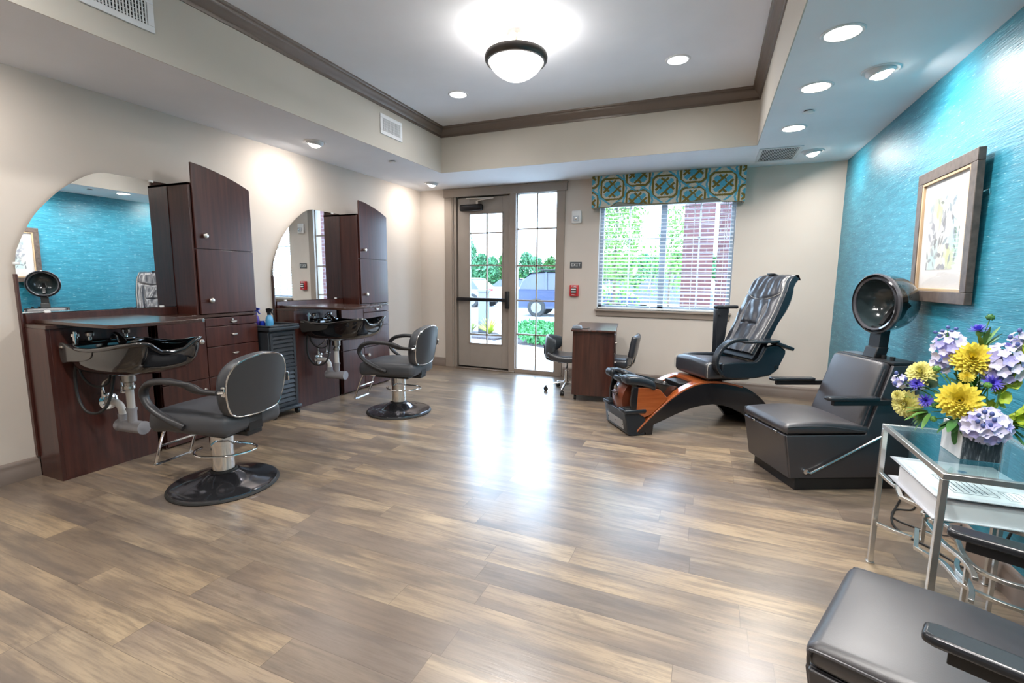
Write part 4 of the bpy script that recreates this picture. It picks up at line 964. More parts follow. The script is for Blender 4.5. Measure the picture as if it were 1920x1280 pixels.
for v_ in (-.93, .93):
    MB().tube([backpt(i/24, v_*.985, .034) for i in range(24)], .0023, 6).build('stitching', STITCH, cu)
MB().tube([backpt(.66+.09*(v_/12)**2, v_/12*.93, .045) for v_ in range(-12, 13)], .0018, 6).build('stitching', STITCH, cu)
m = MB(); rings = []
for i in range(20):
    u = -.06+1.05*i/19; d0 = -.075-.035*math.sin(PI*min(1, max(0, (u-.45)/.5)))-.03*max(0, 1-u*3)
    rings.append([backpt(u, -1.0, .012), backpt(u, 1.0, .012), backpt(u, 1.0, d0*.55), backpt(u, .8, d0), backpt(u, -.8, d0), backpt(u, -1.0, d0*.55)])
m.loft(rings); m.build('back_shell', DPLAST, t, angle=60, bev=.006)
m = MB(); m.rbox(-.03, .03, -.045, .045, 0, .014, .006, 2, M=T(1.475, W2/2+.03, 1.318) @ Ry(.3)); m.build('top_vent', BPLAST, t)
# side shells
for y, nm in ((-.058, 0), (W2+.058, 1)):
    sp = [(.775, .500), (.775, .592), (.90, .600), (1.100, .596), (1.135, .625), (1.185, .722), (1.30, .742), (1.385, .690), (1.385, .655), (1.345, .575), (1.310, .515), (1.24, .472), (1.10, .455), (.90, .458), (.81, .470)]
    m = MB(); m.prism(sp, y-.022, y+.022, 'y'); sd = m.build('side_shell', DPLAST, t, bev=.012, bseg=3)
    MB().cyl((1.30, y-.03 if nm == 0 else y+.03, .545), (1.30, y, .545), .018, n=16).build('knob', BPLAST, sd)
# near arm
SB = mat('satin_black_plastic', (.016, .018, .022), .25)
ya = -.062
m = MB(); m.tube(smooth_path([(.775, ya, .500), (.728, ya, .560), (.722, ya, .632), (.765, ya, .714), (.840, ya, .768), (.93, ya, .785), (1.0, ya, .780)], 6), 1, sect=RSEC(.062, .030), up=(-1, 0, .4)); ar = m.build('armrest', SB, t, bev=.008, bseg=3)
m = MB(); m.prism([(.925, ya-.085), (1.02, ya-.10), (1.20, ya-.09), (1.29, ya-.05), (1.29, ya+.055), (1.02, ya+.05), (.93, ya+.03)], .764, .782, 'z'); tr_ = m.build('cup_tray', SB, ar, bev=.006, bseg=3)
MB().lathe([(.042, .784), (.040, .786), (.034, .784)], 24, M=T(1.03, ya-.03, 0), cap=False).build('cup_ring', CHROME, tr_)
m = MB(); m.rbox(1.27, 1.46, ya-.04, ya+.04, -.015, .015, .010, 3, M=T(0, 0, 0) @ T(1.27, 0, .755) @ Ry(.32) @ T(-1.27, 0, 0)); m.build('rear_pad', SB, ar)
# far arm, flipped upright
yb = W2+.062
m = MB(); m.loft([[Vector((x0_, yb-.035, z)), Vector((x1_, yb-.035, z)), Vector((x1_, yb+.03, z)), Vector((x0_, yb+.03, z))] for x0_, x1_, z in ((1.10, 1.17, .58), (1.098, 1.185, .70), (1.092, 1.20, .85), (1.088, 1.21, 1.0), (1.095, 1.205, 1.01))]); fa = m.build('raised_armrest', SB, t, bev=.012, bseg=3)
m = MB(); m.rbox(1.085, 1.31, yb-.045, yb+.035, 1.008, 1.040, .014, 3); m.build('arm_pad', SB, fa)
MB().cyl((1.105, yb-.045, .955), (1.105, yb-.035, .955), .010).build('knob', BPLAST, fa)

# ================================================================ HOODED DRYER CHAIRS (local x back, y width)
def dryer_chair():
    t = thing('hooded_dryer_chair', '', 'chair')
    W_ = .465; XB = .70
    MB().box(.0, XB-.02, .012, W_-.012, 0, .075).build('plinth', BPLAST, t, bev=.003)
    body = [(-.045, .075), (-.095, .352), (-.093, .362), (.41, .362), (.535, .770), (.56, .785), (XB, .785), (XB, .075)]
    for y0_, y1_ in ((0, .022), (W_-.022, W_)):
        MB().prism([(.0-.04, .078), (-.088, .350), (.41, .350), (.535, .775), (XB, .780), (XB, .078)], y0_, y1_, 'y').build('side_panel', BLACKV, t, bev=.006, bseg=3)
    m = MB(); m.prism([(-.045, .078), (-.0955, .348), (-.083, .352), (.0, .352), (.0, .078)], .010, W_-.010, 'y'); m.build('front_panel', BLACKV, t, bev=.006, bseg=3)
    def sf(v):
        f = (v.x+.09)/.5; z = v.z
        if z > .38: z += .030*math.sin(PI*min(1, max(0, f)))*(1-.6*((v.y-W_/2)/(W_/2))**2)-.02*max(0, f-.5)
        return Vector((v.x, v.y, z))
    m = MB(); m.rbox(-.098, .440, -.003, W_+.003, .352, .416, .030, 5, fn=sf, cuts=5); se = m.build('seat', BLACKV, t, angle=80)
    for y in (-.003, W_+.003):
        MB().tube(smooth_path([(-.085, y, .362), (-.085, y, .392), (-.06, y, .404), (.15, y, .405), (.40, y, .374)], 5), .004, 6).build('piping', BLACKV, se)
    for y in (.10, .34):
        m = MB(); m.rbox(-.104, -.094, y-.022, y+.022, .343, .356, .002, 1); m.build('hinge', CHROME, se)
    # backrest slab
    th = math.atan2(.535-.405, .775-.362)
    m = MB(); m.rbox(-.055, .02, .012, W_-.012, -.02, .440, .026, 4, M=T(.41, 0, .36) @ Ry(th), cuts=4, fn=lambda v: Vector((v.x-.012*(1-((v.y-W_/2)/.23)**2), v.y+(W_/2-v.y)*.06*max(0, v.z/.44), v.z))); bk = m.build('backrest', BLACKV, t, angle=80)
    MB().tube([(Matrix.Translation((.41, 0, .36)) @ Ry(th)) @ Vector((-.030, .010+(W_/2)*.055*max(0, z/.44), z)) for z in (0, .1, .2, .3, .40)], .004, 6).build('piping', BLACKV, bk)
    # rear housing and top
    m = MB(); m.prism([(.44, .08), (.45, .36), (.565, .775), (XB-.004, .775), (XB-.004, .08)], .022, W_-.022, 'y'); m.build('rear_housing', BLACKV, t)
    m = MB(); m.rbox(.535, XB+.01, .0, W_, .776, .794, .006, 2); tp = m.build('top_deck', BPLAST, t)
    for y in (.085, .150):
        MB().cyl((.60, y, .794), (.60, y, .816), .014, n=18).build('dial', BPLAST, tp)
    MB().box(.56, .66, .28, .44, .794, .799).build('control_plate', mat('grey_control_plate', (.10, .11, .13), .3), tp)
    # arms
    for y, nm in ((-.045, 'n'), (W_+.045, 'f')):
        m = MB(); m.prism([(.105, y-.022), (.125, y-.030), (.38, y-.030), (.42, y-.024), (.42, y+.024), (.38, y+.030), (.125, y+.030), (.105, y+.022)], .578, .600, 'z'); a = m.build('armrest', SB, t, bev=.008, bseg=3)
        m = MB(); m.box(.145, .52, y-.013, y+.013, .548, .578); yy0, yy1 = (y-.013, .01) if nm == 'n' else (W_-.01, y+.013); m.box(.495, .52, yy0, yy1, .548, .578); m.build('arm_bar', BPLAST, a, bev=.002)
    # chrome leg rest rod on the near side
    m = MB(); m.tube([(.052, -.012, .128), (.075, -.014, .118), (.50, -.014, .345)], .0065, 8); m.build('leg_rest_rod', CHROME, t)
    MB().cyl((.045, 0, .128), (.045, -.016, .128), .015, n=18).build('rod_pivot', CHROME, t)
    # dryer mast and hood
    hy = W_*.47
    m = MB(); m.loft([[Vector((x-.022, hy-.042, z)), Vector((x+.040, hy-.042, z)), Vector((x+.040, hy+.042, z)), Vector((x-.022, hy+.042, z))] for x, z in ((.585, .792), (.600, .86), (.603, .862), (.610, .99))]); m.build('mast', BPLAST, t, bev=.006)
    m = MB(); m.loft([[Vector((x-.030, hy-.05, z)), Vector((x+.046, hy-.05, z)), Vector((x+.046, hy+.05, z)), Vector((x-.030, hy+.05, z))] for x, z in ((.582, .792), (.600, .862))]); m.build('mast_collar', BPLAST, t, bev=.006)
    Rr = .177; HM = T(.500, hy, 1.132) @ Ry(PI/2) @ Rz(0)   # local z -> +x (back)
    HM = T(.560, hy, 1.134) @ Ry(PI/2-.06)
    prof = [(Rr, 0), (Rr*1.01, .03), (Rr*1.0, .08), (Rr*.93, .13), (Rr*.80, .17), (Rr*.60, .197), (Rr*.30, .210), (0, .212)]
    pp = [(p.x, p.y) for p in smooth_path([(a, b, 0) for a, b in prof], 3)]
    hd = MB().lathe(pp, 56, M=HM, cap=False).build('hood', SMOKE, t, angle=80)
    m = MB(); m.lathe([(Rr-.012, .006), (Rr-.026, .05), (Rr-.045, .10), (Rr-.08, .135), (.04, .155), (0, .157)], 48, M=HM, cap=False); m.build('inner_dome', mat('perforated_smoked_dome', (.028, .042, .046), .16, coat=.5), hd)
    m = MB(); m.lathe([(Rr+.004, -.008), (Rr+.012, .0), (Rr+.012, .014), (Rr+.004, .020), (Rr-.006, .014), (Rr-.022, .006), (Rr-.024, -.004), (Rr-.012, -.010)], 64, M=HM, cap=False)
    m.build('hood_rim', mat('smoked_rim_plastic', (.07, .07, .08), .12, coat=.8), hd)
    m = MB()
    for r_, n_ in ((.03, 6), (.06, 12), (.09, 18), (.118, 22)):
        for k in range(n_):
            a = 2*PI*k/n_+r_*30; zz = .153-.0*r_-(max(0, r_-.05)**2)*3.4; m.ell((0, 0, 0), .0026, .0026, .0026, 6, 4, M=HM @ T(r_*math.cos(a), r_*math.sin(a), zz-.004))
    m.build('air_holes', mat('bright_hole_edge', (.5, .55, .58), .1, .9), hd)
    m = MB(); m.tube([(HM @ Vector((-.02*0, 0, .205))), Vector((.690, hy, 1.06)), Vector((.640, hy, .985))], 1, sect=RSEC(.07, .03), up=(0, 1, 0)); m.build('hood_arm', BPLAST, t)
    return t
d1 = dryer_chair(); d1.location = (.553, 3.202, 0); d1.rotation_euler = (0, 0, math.atan2(.43, .903))
d1['label'] = 'black hooded dryer chair with clear round hood against the teal wall, below the picture'; d1['group'] = 'hooded dryer chairs'
bpy.context.view_layer.update()
dup(d1, (.349, 1.184, 0), math.atan2(-.40, .916), 'black dryer chair seat and two armrests in the bottom right corner of the photo')

# ================================================================ PICTURE
py0, py1, pz0, pz1 = 3.025, 3.735, 1.160, 1.915
t = thing('framed_picture', 'botanical watercolor with white mat in a dark wood frame on the teal wall', 'picture', (XR, (py0+py1)/2, pz0), 0)
PM = T(-.008, 0, 0) @ Ry(-math.atan2(.022, .755))   # leans out at the top
hy, hh = (py1-py0)/2, pz1-pz0; dk = mat('weathered_dark_frame', (.085, .065, .055), .45, var=.3, vscale=30, vstretch=(1, 1, 1)); FW = .062
m = MB()
for a0, a1, b0, b1 in ((-hy, hy, hh-FW, hh), (-hy, hy, 0, FW), (-hy, -hy+FW, FW, hh-FW), (hy-FW, hy, FW, hh-FW)): m.box(-.034, -.002, a0, a1, b0, b1, M=PM)
m.build('frame_moulding', dk, t, bev=.003); g = .016
m = MB()
for a0, a1, b0, b1 in ((-hy+FW, hy-FW, hh-FW-g, hh-FW), (-hy+FW, hy-FW, FW, FW+g), (-hy+FW, -hy+FW+g, FW+g, hh-FW-g), (hy-FW-g, hy-FW, FW+g, hh-FW-g)): m.box(-.030, -.006, a0, a1, b0, b1, M=PM)
m.build('gold_fillet', mat('pale_gold_fillet', (.50, .36, .22), .4, .3), t, bev=.002)
MB().box(-.016, -.012, -hy+FW+g, hy-FW-g, FW+g, hh-FW-g, M=PM).build('mat_board', mat('white_mat_board', (.80, .78, .77), .7), t, smooth=False)
ay, az0, az1 = hy-FW-g-.085, FW+g+.105, hh-FW-g-.095
def art():
    rn = random.Random(11); NY, NZ = 110, 130; leaves = []
    for k in range(62):
        cy, cz = rn.uniform(-1, 1), rn.uniform(0, 1)
        side = rn.random()
        ll = rn.uniform(.05, .11); leaves.append((cy, cz, ll, ll*rn.uniform(.28, .5), rn.uniform(0, PI), rn.choice([(.22, .24, .28), (.32, .34, .40), (.30, .38, .44), (.42, .45, .50)])))
    washes = [(rn.uniform(-1, 1), rn.uniform(0, 1), rn.uniform(.12, .3), rn.choice([(.45, .70, .72), (.62, .80, .80), (.72, .66, .55), (.75, .82, .85)])) for _ in range(26)]
    washes += [(.45, .93, .22, (.48, .62, .18)), (.30, .80, .14, (.50, .62, .20)), (.25, .66, .1, (.52, .62, .22)), (-.55, .12, .22, (.58, .62, .25)), (-.35, .22, .12, (.60, .62, .28))]
    vs = [(0, 0, 0)]*0; cols = []; vs = []
    for i in range(NY+1):
        for j in range(NZ+1): vs.append(tuple(PM @ Vector((-.0168, -ay+2*ay*i/NY, az0+(az1-az0)*j/NZ))))
    fs = []
    for i in range(NY):
        for j in range(NZ):
            a = i*(NZ+1)+j; fs.append((a, a+1, a+NZ+2, a+NZ+1)); u = -1+2*(i+.5)/NY; w = (j+.5)/NZ; c = Vector((.74, .78, .76))
            wob = .03*math.sin(23*u+9*w)+.02*math.sin(41*w-17*u)
            for cy, cz, r, cc in washes:
                d = math.hypot((u-cy)*.6, w-cz)+wob
                if d < r: c = c.lerp(Vector(cc), .55*min(1, (r-d)/(r*.4)))
            for cy, cz, l_, w_, an, cc in leaves:
                du, dw = (u-cy)*.62, w-cz; p = du*math.cos(an)+dw*math.sin(an); q = -du*math.sin(an)+dw*math.cos(an)
                if abs(p) < l_ and abs(q) < w_*(1-(p/l_)**2): c = c.lerp(Vector(cc)*.8, .85)
                elif -l_*2.2 < p < l_ and abs(q) < .0035: c = c.lerp(Vector(cc), .6)
            cols.append(c)
    me = bpy.data.meshes.new('watercolor_print'); me.from_pydata(vs, [], fs); ca = me.color_attributes.new('Col', 'FLOAT_COLOR', 'CORNER')
    for pi, p in enumerate(me.polygons):
        for li in p.loop_indices: ca.data[li].color = (*cols[pi], 1)
    me.materials.append(attrmat('watercolor_paper', .8)); o = bpy.data.objects.new('watercolor_print', me); C.objects.link(o); o.parent = t
art()
MB().box(-.021, -.020, -hy+FW+.002, hy-FW-.002, FW+.002, hh-FW-.002, M=PM).build('glazing', glassmat('picture_glass', (.98, .98, .98), .8), t, smooth=False)
m = MB(); m.tube([(-.028, -hy-.004, hh*.72), (-.010, -hy-.010, hh*.735), (-.002, -hy-.006, hh*.70)], .003, 6); m.build('hanging_wire', CHROME, t)

# ================================================================ SIDE TABLE
tx0, tx1, ty0_, ty1_, tz = .738, 1.165, 1.905, 2.500, .652
t = thing('side_table', 'silver metal side table with glass top and interlaced scroll stretchers beside the teal wall', 'table', (tx0, ty0_, 0))
LX, LY = tx1-tx0, ty1_-ty0_; lw = .020
for x, y in ((0, 0), (LX-lw, 0), (0, LY-lw), (LX-lw, LY-lw)):
    m = MB(); m.box(x, x+lw, y, y+lw, .006, tz-lw); lg = m.build('leg', SILVER, t, bev=.002)
    MB().box(x-.005, x+lw+.005, y-.005, y+lw+.005, 0, .006).build('foot', SILVER, lg, bev=.001)
m = MB(); m.box(0, LX, 0, lw, tz-lw, tz); m.box(0, LX, LY-lw, LY, tz-lw, tz); m.box(0, lw, lw, LY-lw, tz-lw, tz); m.box(LX-lw, LX, lw, LY-lw, tz-lw, tz); m.build('top_frame', SILVER, t, bev=.002)
MB().box(lw*.6, LX-lw*.6, lw*.6, LY-lw*.6, tz-.007, tz-.001).build('glass_top', TABLEG, t, smooth=False)
def flat(pts, z, nm, k=6, sm=True, par=t):
    P = [(a-tx0, b-ty0_, z) for a, b in pts]; P = smooth_path(P, k) if sm else [Vector(p) for p in P]
    return MB().tube(P, 1, sect=RSEC(.016, .014), up=(0, 0, 1)).build(nm, SILVER, par, bev=.0015)
zu, zl = .430, .205
flat([(.748, 2.478), (.752, 2.40), (.762, 2.335)], zu, 'upper_scroll'); flat([(.762, 2.335), (.762, 2.375), (.806, 2.375)][:2]+[(.80, 2.40), (.845, 2.37), (.87, 2.34)], zu, 'upper_scroll', sm=False)
flat([(.762, 2.335), (.742, 2.22), (.795, 2.14), (.765, 2.08)], zu, 'upper_scroll', sm=False)
flat([(.77, 2.03), (.82, 2.06), (.89, 2.09), (.97, 2.08), (1.03, 2.05), (1.09, 1.99), (1.15, 1.915)], zu, 'upper_scroll')
flat([(.765, 2.08), (.84, 2.115), (.91, 2.10), (.99, 2.12), (1.05, 2.14), (1.15, 2.16)], zu, 'upper_scroll')
flat([(1.155, 2.49), (1.12, 2.40), (1.05, 2.33), (.95, 2.34), (.87, 2.34)], zu, 'upper_scroll')
flat([(.748, 2.455), (.79, 2.41), (.845, 2.37)], zl, 'lower_scroll'); flat([(.94, 2.42), (.89, 2.46), (.83, 2.28), (.86, 2.23)], zl, 'lower_scroll', sm=False)
flat([(.86, 2.23), (.885, 2.20), (.89, 2.13), (.895, 2.05), (.95, 1.99), (1.03, 1.95), (1.15, 1.92)], zl, 'lower_scroll')
flat([(.875, 2.35), (.868, 2.27), (.865, 2.16), (.882, 2.06), (.878, 1.98), (.865, 1.925)], .30, 'middle_scroll')
flat([(.925, 2.42), (.94, 2.30), (.915, 2.17), (.90, 2.10), (.895, 2.02), (.925, 1.96), (.99, 1.93), (1.15, 1.92)], .30, 'middle_scroll')
flat([(.97, 2.25), (.93, 2.20), (.905, 2.13), (.905, 2.06), (.89, 1.99), (.862, 1.925)], zl+.014, 'lower_scroll')
for a, b, z0, z1 in ((.868, 2.34, .207, .43), (.895, 2.05, 0, .30), (1.00, 2.12, 0, .43)):
    m = MB(); m.box(a-tx0-.006, a-tx0+.006, b-ty0_-.006, b-ty0_+.006, z0, z1); m.build('post', SILVER, t)
# binder resting on the upper scrolls
t = thing('ring_binder', 'thick white ring binder with printed cover sheet lying under the glass tabletop', 'binder', (.775, 2.035, .438), .035)
bw, bd, bh = .345, .405, .088
PAPER = mat('white_paper', (.82, .82, .84), .7); PB = mat('white_binder_vinyl', (.74, .74, .78), .35)
MB().box(0, bw, 0, bd, 0, .004).build('bottom_cover', PB, t, bev=.001); MB().box(0, bw, 0, bd, bh-.004, bh).build('top_cover', PB, t, bev=.001)
MB().box(bw-.004, bw, 0, bd, .004, bh-.004).build('spine', PB, t); MB().box(.012, bw-.05, .010, bd-.07, .004, bh-.018).build('page_block', PAPER, t)
m = MB()
for y in (.34, .36, .38): m.cyl((bw-.09, y, .02), (bw-.09, y, .06), .002, n=6)
m.build('ring', NICKEL, t)
INK = mat('grey_print_ink', (.10, .11, .14), .7)
sh = MB().box(.03, bw-.04, .02, bd-.03, bh, bh+.0006).build('cover_sheet', PAPER, t)
m = MB(); z = bh+.0008
def frame_(x0, x1, y0, y1, w=.0022): m.box(x0, x1, y0, y0+w, z, z+.0004); m.box(x0, x1, y1-w, y1, z, z+.0004); m.box(x0, x0+w, y0, y1, z, z+.0004); m.box(x1-w, x1, y0, y1, z, z+.0004)
frame_(.075, .205, .055, .225)
for i in range(6): m.box(.088+.018*i, .091+.018*i, .068, .212-.02*(i % 3), z, z+.0004)
frame_(.225, .285, .04, .12, .001)
for i in range(3): m.box(.235+.016*i, .2365+.016*i, .05, .11, z, z+.0004)
m.build('printed_boxes', INK, sh, smooth=False)
MB().cyl((.20, .30, z), (.20, .30, z+.0004), .016).build('round_print', mat('print_blue', (.15, .3, .5), .7), sh)

# ================================================================ VASE AND FLOWERS
vx, vy = .905, 2.165
t = thing('square_vase', 'square wooden vase, whitewashed with dark grey faces, holding the flowers on the glass table', 'vase', (vx, vy, tz), .02)
vm = NT('distressed_whitewash'); sp = vm.n('ShaderNodeSeparateXYZ'); vm.l(vm.tc.outputs['Object'], sp.inputs[0])
nn = vm.noise(vm.comb(vm.math('MULTIPLY', sp.outputs[0], 160), vm.math('MULTIPLY', sp.outputs[1], 160), vm.math('MULTIPLY', sp.outputs[2], 18)), 1, 4, .65)
vm.l(vm.ramp(nn, [(.42, (.035, .045, .055)), (.56, (.10, .12, .14)), (.68, (.50, .52, .52))]), vm.b.inputs['Base Color']); vm.b.inputs['Roughness'].default_value = .6
vw = mat('white_washed_wood', (.74, .74, .76), .5, var=.12, vscale=20, vstretch=(1, 1, .2))
hx, hy2, vh = .056, .072, .112; e = .006
m = MB(); m.box(-hx, hx, -hy2, -hy2+e, 0, vh); m.box(-hx, hx, hy2-e, hy2, 0, vh); m.box(-hx+.0, hx, -hy2+e, hy2-e, 0, .006); m.build('dark_face', vm.m, t, bev=.0015)
MB().box(-hx-.001, -hx+e, -hy2-.0, hy2, 0, vh).build('whitewashed_face', vw, t, bev=.0015); MB().box(hx-e, hx+.001, -hy2, hy2, 0, vh).build('whitewashed_face', vw, t, bev=.0015)
MB().box(-hx+e, hx-e, -hy2+e, hy2-e, .006, vh-.02).build('moss', mat('moss', (.08, .10, .03), .95, bump=.5, bscale=80), t, smooth=False)
VC = Vector((vx, vy, tz+vh-.02)); camp = Vector((0, 0, CAMZ)); fr_ = random.Random(21)
YEL = mat('yellow_petal', (.83, .70, .09), .55, var=.18, vscale=25); YEL2 = mat('pale_yellow_petal', (.80, .76, .30), .55, var=.12, vscale=25)
LAV = mat('lavender_petal', (.44, .42, .78), .55, var=.22, vscale=14); LAV2 = mat('pale_lilac_petal', (.68, .66, .86), .55, var=.15, vscale=14); COR = mat('cornflower_blue_petal', (.15, .12, .66), .5, var=.25, vscale=30); BUDB = mat('slate_blue_bud', (.07, .10, .30), .5)
def petal(m, M, L, w, cup=.25, tip=.0, mi=0, nu=4):
    vs = []; fs = []
    for i in range(nu+1):
        u = i/nu; ww = w*(math.sin(PI*min(.97, (u*.88+.08)))**.75); 
        for j in (-1, 0, 1): vs.append((L*u, ww*j, cup*L*u*u+(.22*ww*abs(j))+tip*max(0, u-.7)))
    for i in range(nu):
        for j in range(2): a = i*3+j; fs.append((a, a+3, a+4, a+1))
    m.add(vs, fs, mi, M)
def orient(c, n): return T(*c) @ Vector(n).normalized().to_track_quat('Z', 'Y').to_matrix().to_4x4()
def stem(par, c, off=None, r=.0025):
    """stem from the flower down into the vase, in the flower's own coordinates"""
    s0 = Vector((VC.x+fr_.uniform(-.035, .035), VC.y+fr_.uniform(-.05, .05), VC.z)); c = Vector(c)
    mid = (s0+c)/2+Vector((0, 0, .03)); MB().tube(smooth_path([Vector((0, 0, 0)), mid-c, s0-c], 6), r, 6).build('stem', LEAF, par)
def dahlia(c, R, n, label, col):
    t = thing('dahlia', label, 'flower', c, group='yellow dahlias in the square vase'); m = MB(); ls = 9
    M0 = orient((0, 0, 0), n)
    for l in range(ls):
        f = l/(ls-1); cnt = int(19-11*f); el = .02+1.35*f; L = R*(1.0-.62*f); 
        for k in range(cnt):
            a = 2*PI*k/cnt+l*.37+fr_.uniform(-.06, .06); petal(m, M0 @ Rz(a) @ T(R*.06, 0, R*.05*l) @ Ry(-(el-.25)+fr_.uniform(-.08, .08)), L, R*.195*(1-.35*f), .22)
    m.build('petals', col, t, fix=False, angle=80)
    m = MB(); m.ell((0, 0, -.004), R*.35, R*.35, R*.16, 12, 6, M=M0); m.build('calyx', LEAF, t); stem(t, c, r=.0032)
def toward(c, up=.3, side=(0, 0)):
    d = (camp-Vector(c)).normalized(); return Vector((d.x+side[0], d.y+side[1], d.z*.6+up))
dahlia((.880, 2.172, 1.000), .060, toward((.88, 2.17, 1.0), .35, (.05, 0)), 'large yellow dahlia, the highest of the bouquet', YEL)
dahlia((.840, 2.120, .855), .063, toward((.84, 2.12, .85), .12), 'large yellow dahlia facing out at the centre of the bouquet', YEL)
dahlia((.765, 2.238, .925), .048, toward((.76, 2.23, .92), .5, (-.3, .1)), 'yellow dahlia at the upper left of the bouquet', YEL2)
dahlia((.735, 2.245, .800), .052, toward((.73, 2.24, .8), -.1, (-.5, .2)), 'pale yellow dahlia drooping at the lower left of the bouquet', YEL2)
dahlia((.700, 2.238, .832), .022, toward((.7, 2.2, .8), .1, (-.6, 0)), 'small half-open yellow dahlia at the far left edge of the bouquet', YEL2)
dahlia((.862, 2.150, .940), .022, toward((.86, 2.15, .94), .3), 'small yellow dahlia bud between the two large dahlias', YEL)
def cornflower(c, R, n, label):
    t = thing('cornflower', label, 'flower', c, group='blue cornflowers in the square vase'); m = MB(); M0 = orient((0, 0, 0), n)
    for l in range(4):
        cnt = 18-3*l
        for k in range(cnt):
            a = 2*PI*k/cnt+l*.3+fr_.uniform(-.1, .1); petal(m, M0 @ Rz(a) @ Ry(-(.2+.38*l)+fr_.uniform(-.15, .15)), R*(1-.12*l), R*.10, .1, nu=3)
    m.build('petals', COR, t, fix=False, angle=80); m = MB(); m.ell((0, 0, -R*.25), R*.33, R*.33, R*.38, 12, 8, M=M0); m.build('calyx', LEAF, t); stem(t, c)
cornflower((.895, 2.190, 1.100), .034, (-.3, -.1, 1), 'blue cornflower standing above the bouquet')
cornflower((.745, 2.215, .888), .026, toward((.74, 2.2, .89), .2), 'blue cornflower beside the upper left dahlia')
cornflower((.770, 2.190, .832), .027, toward((.77, 2.2, .83), -.1), 'blue cornflower in front of the drooping dahlia')
cornflower((.925, 2.130, .925), .032, toward((.92, 2.1, .92), .2, (.2, 0)), 'blue cornflower right of centre under the highest dahlia')
def floret(m, c, n, R, mi):
    M0 = orient(c, n)
    for k in range(5): petal(m, M0 @ Rz(2*PI*k/5+fr_.uniform(-.1, .1)) @ Ry(-.28), R, R*.42, .12, mi=mi, nu=3)
def delphinium(c, rx, rz, label, cnt, R=.021, buds=6, tilt=0):
    t = thing('delphinium', label, 'flower', c, group='lavender delphiniums in the square vase'); m = MB(); ca_ = Vector(c); b = MB(); ca2 = MB()
    for k in range(cnt):
        z = 1-2*(k+.5)/cnt; r = math.sqrt(1-z*z); a = k*2.39996; n = Vector((r*math.cos(a), r*math.sin(a), z))
        p = Vector((n.x*rx, n.y*rx, n.z*rz)); floret(m, p, n+Vector((-.15, -.35, .1)), R*fr_.uniform(.8, 1.15), k % 3 == 0)
    m.build('florets', [LAV2, LAV], t, fix=False, angle=80)
    MB().ell((0, 0, 0), rx*.72, rx*.72, rz*.8, 12, 8).build('core', LAV, t)
    bx = Vector((-.35, -.75, .5)).normalized()
    for k in range(buds):
        a = 2*PI*k/buds; q = bx*rx*1.25+Vector((.022*math.cos(a), 0, .024*math.sin(a))); b.ell(q, .0065, .0065, .0085, 10, 8)
        ca2.tube([bx*rx*.6, q], .0012, 5)
    if buds: b.build('buds', BUDB, t); ca2.build('bud_stalks', LEAF, t)
    stem(t, c)
delphinium((.900, 2.075, .785), .054, .050, 'lavender delphinium with blue buds hanging over the front of the vase', 46, .023, 7)
delphinium((.960, 2.160, .985), .050, .066, 'pale lilac delphinium at the right of the highest dahlia', 46, .022, 0)
delphinium((.830, 2.225, 1.025), .040, .060, 'pale delphinium spike at the upper left behind the highest dahlia', 36, .019, 0)
delphinium((.710, 2.270, .885), .020, .022, 'small lavender delphinium tip at the far left of the bouquet', 12, .013, 3)
delphinium((.985, 2.150, 1.075), .020, .026, 'small blue delphinium tip at the upper right of the bouquet', 12, .014, 4)
delphinium((.815, 2.235, .960), .026, .024, 'small lavender delphinium tucked under the pale spike', 14, .015, 0)
def bells(base, pts, label, R=.024, seed=1):
    rr = random.Random(seed); t = thing('bells_of_ireland', label, 'flower', base, group='lime green bell sprays in the square vase'); m = MB(); B_ = Vector(base); P = smooth_path([Vector(p)-B_ for p in pts], 5)
    for i, p in enumerate(P[3:]):
        for k in range(3):
            a = rr.uniform(0, 2*PI); n = Vector((math.cos(a)*.8-.3, math.sin(a)*.8-.5, rr.uniform(-.1, .7))); M0 = orient(p+n.normalized()*.014, n); r = R*rr.uniform(.7, 1.05); vs = []; fs = []
            for q in range(12):
                b_ = 2*PI*q/12; w = 1+.10*math.sin(5*b_); vs += [(r*.25*math.cos(b_), r*.25*math.sin(b_), 0), (r*.75*math.cos(b_)*w, r*.75*math.sin(b_)*w, r*.35), (r*1.05*math.cos(b_)*w, r*1.05*math.sin(b_)*w, r*.45)]
            for q in range(12):
                e_ = (q+1) % 12
                for h in range(2): fs.append((q*3+h, e_*3+h, e_*3+h+1, q*3+h+1))
            fs.append(tuple(q*3 for q in range(12))); m.add(vs, fs, 0, M0)
    m.build('bells', LIMEF, t, fix=False, angle=80); MB().tube(P, .003, 6).build('stem', LEAF, t)
bells((.94, 2.14, .752), [(.94, 2.14, .752), (1.0, 2.11, .80), (1.04, 2.08, .87), (1.05, 2.05, .95)], 'lime green bell spray curving out at the right side of the bouquet', .026, 2)
bells((.93, 2.17, .752), [(.93, 2.17, .752), (.975, 2.16, .90), (1.01, 2.15, 1.03), (1.05, 2.13, 1.12)], 'tall lime green bell spray rising at the right edge of the photo', .022, 3)
def leafy(c, dirs, label, L=.07, w=.010, mtl=LEAF, name='leaf_spray', grp='green leaf sprays in the square vase'):
    t = thing(name, label, 'foliage', c, group=grp); m = MB()
    for d in dirs:
        d = Vector(d); ln = d.length; M0 = d.normalized().to_track_quat('X', 'Z').to_matrix().to_4x4(); petal(m, M0 @ T(.01, 0, 0), ln, w, -.18, nu=5)
    m.build('leaves', mtl, t, fix=False, angle=80); stem(t, c, r=.002)
def dirs(n, base, sp, L, seed):
    r = random.Random(seed); return [(Vector(base)+Vector((r.uniform(-sp, sp), r.uniform(-sp, sp), r.uniform(-sp, sp)))).normalized()*L*r.uniform(.6, 1.1) for _ in range(n)]
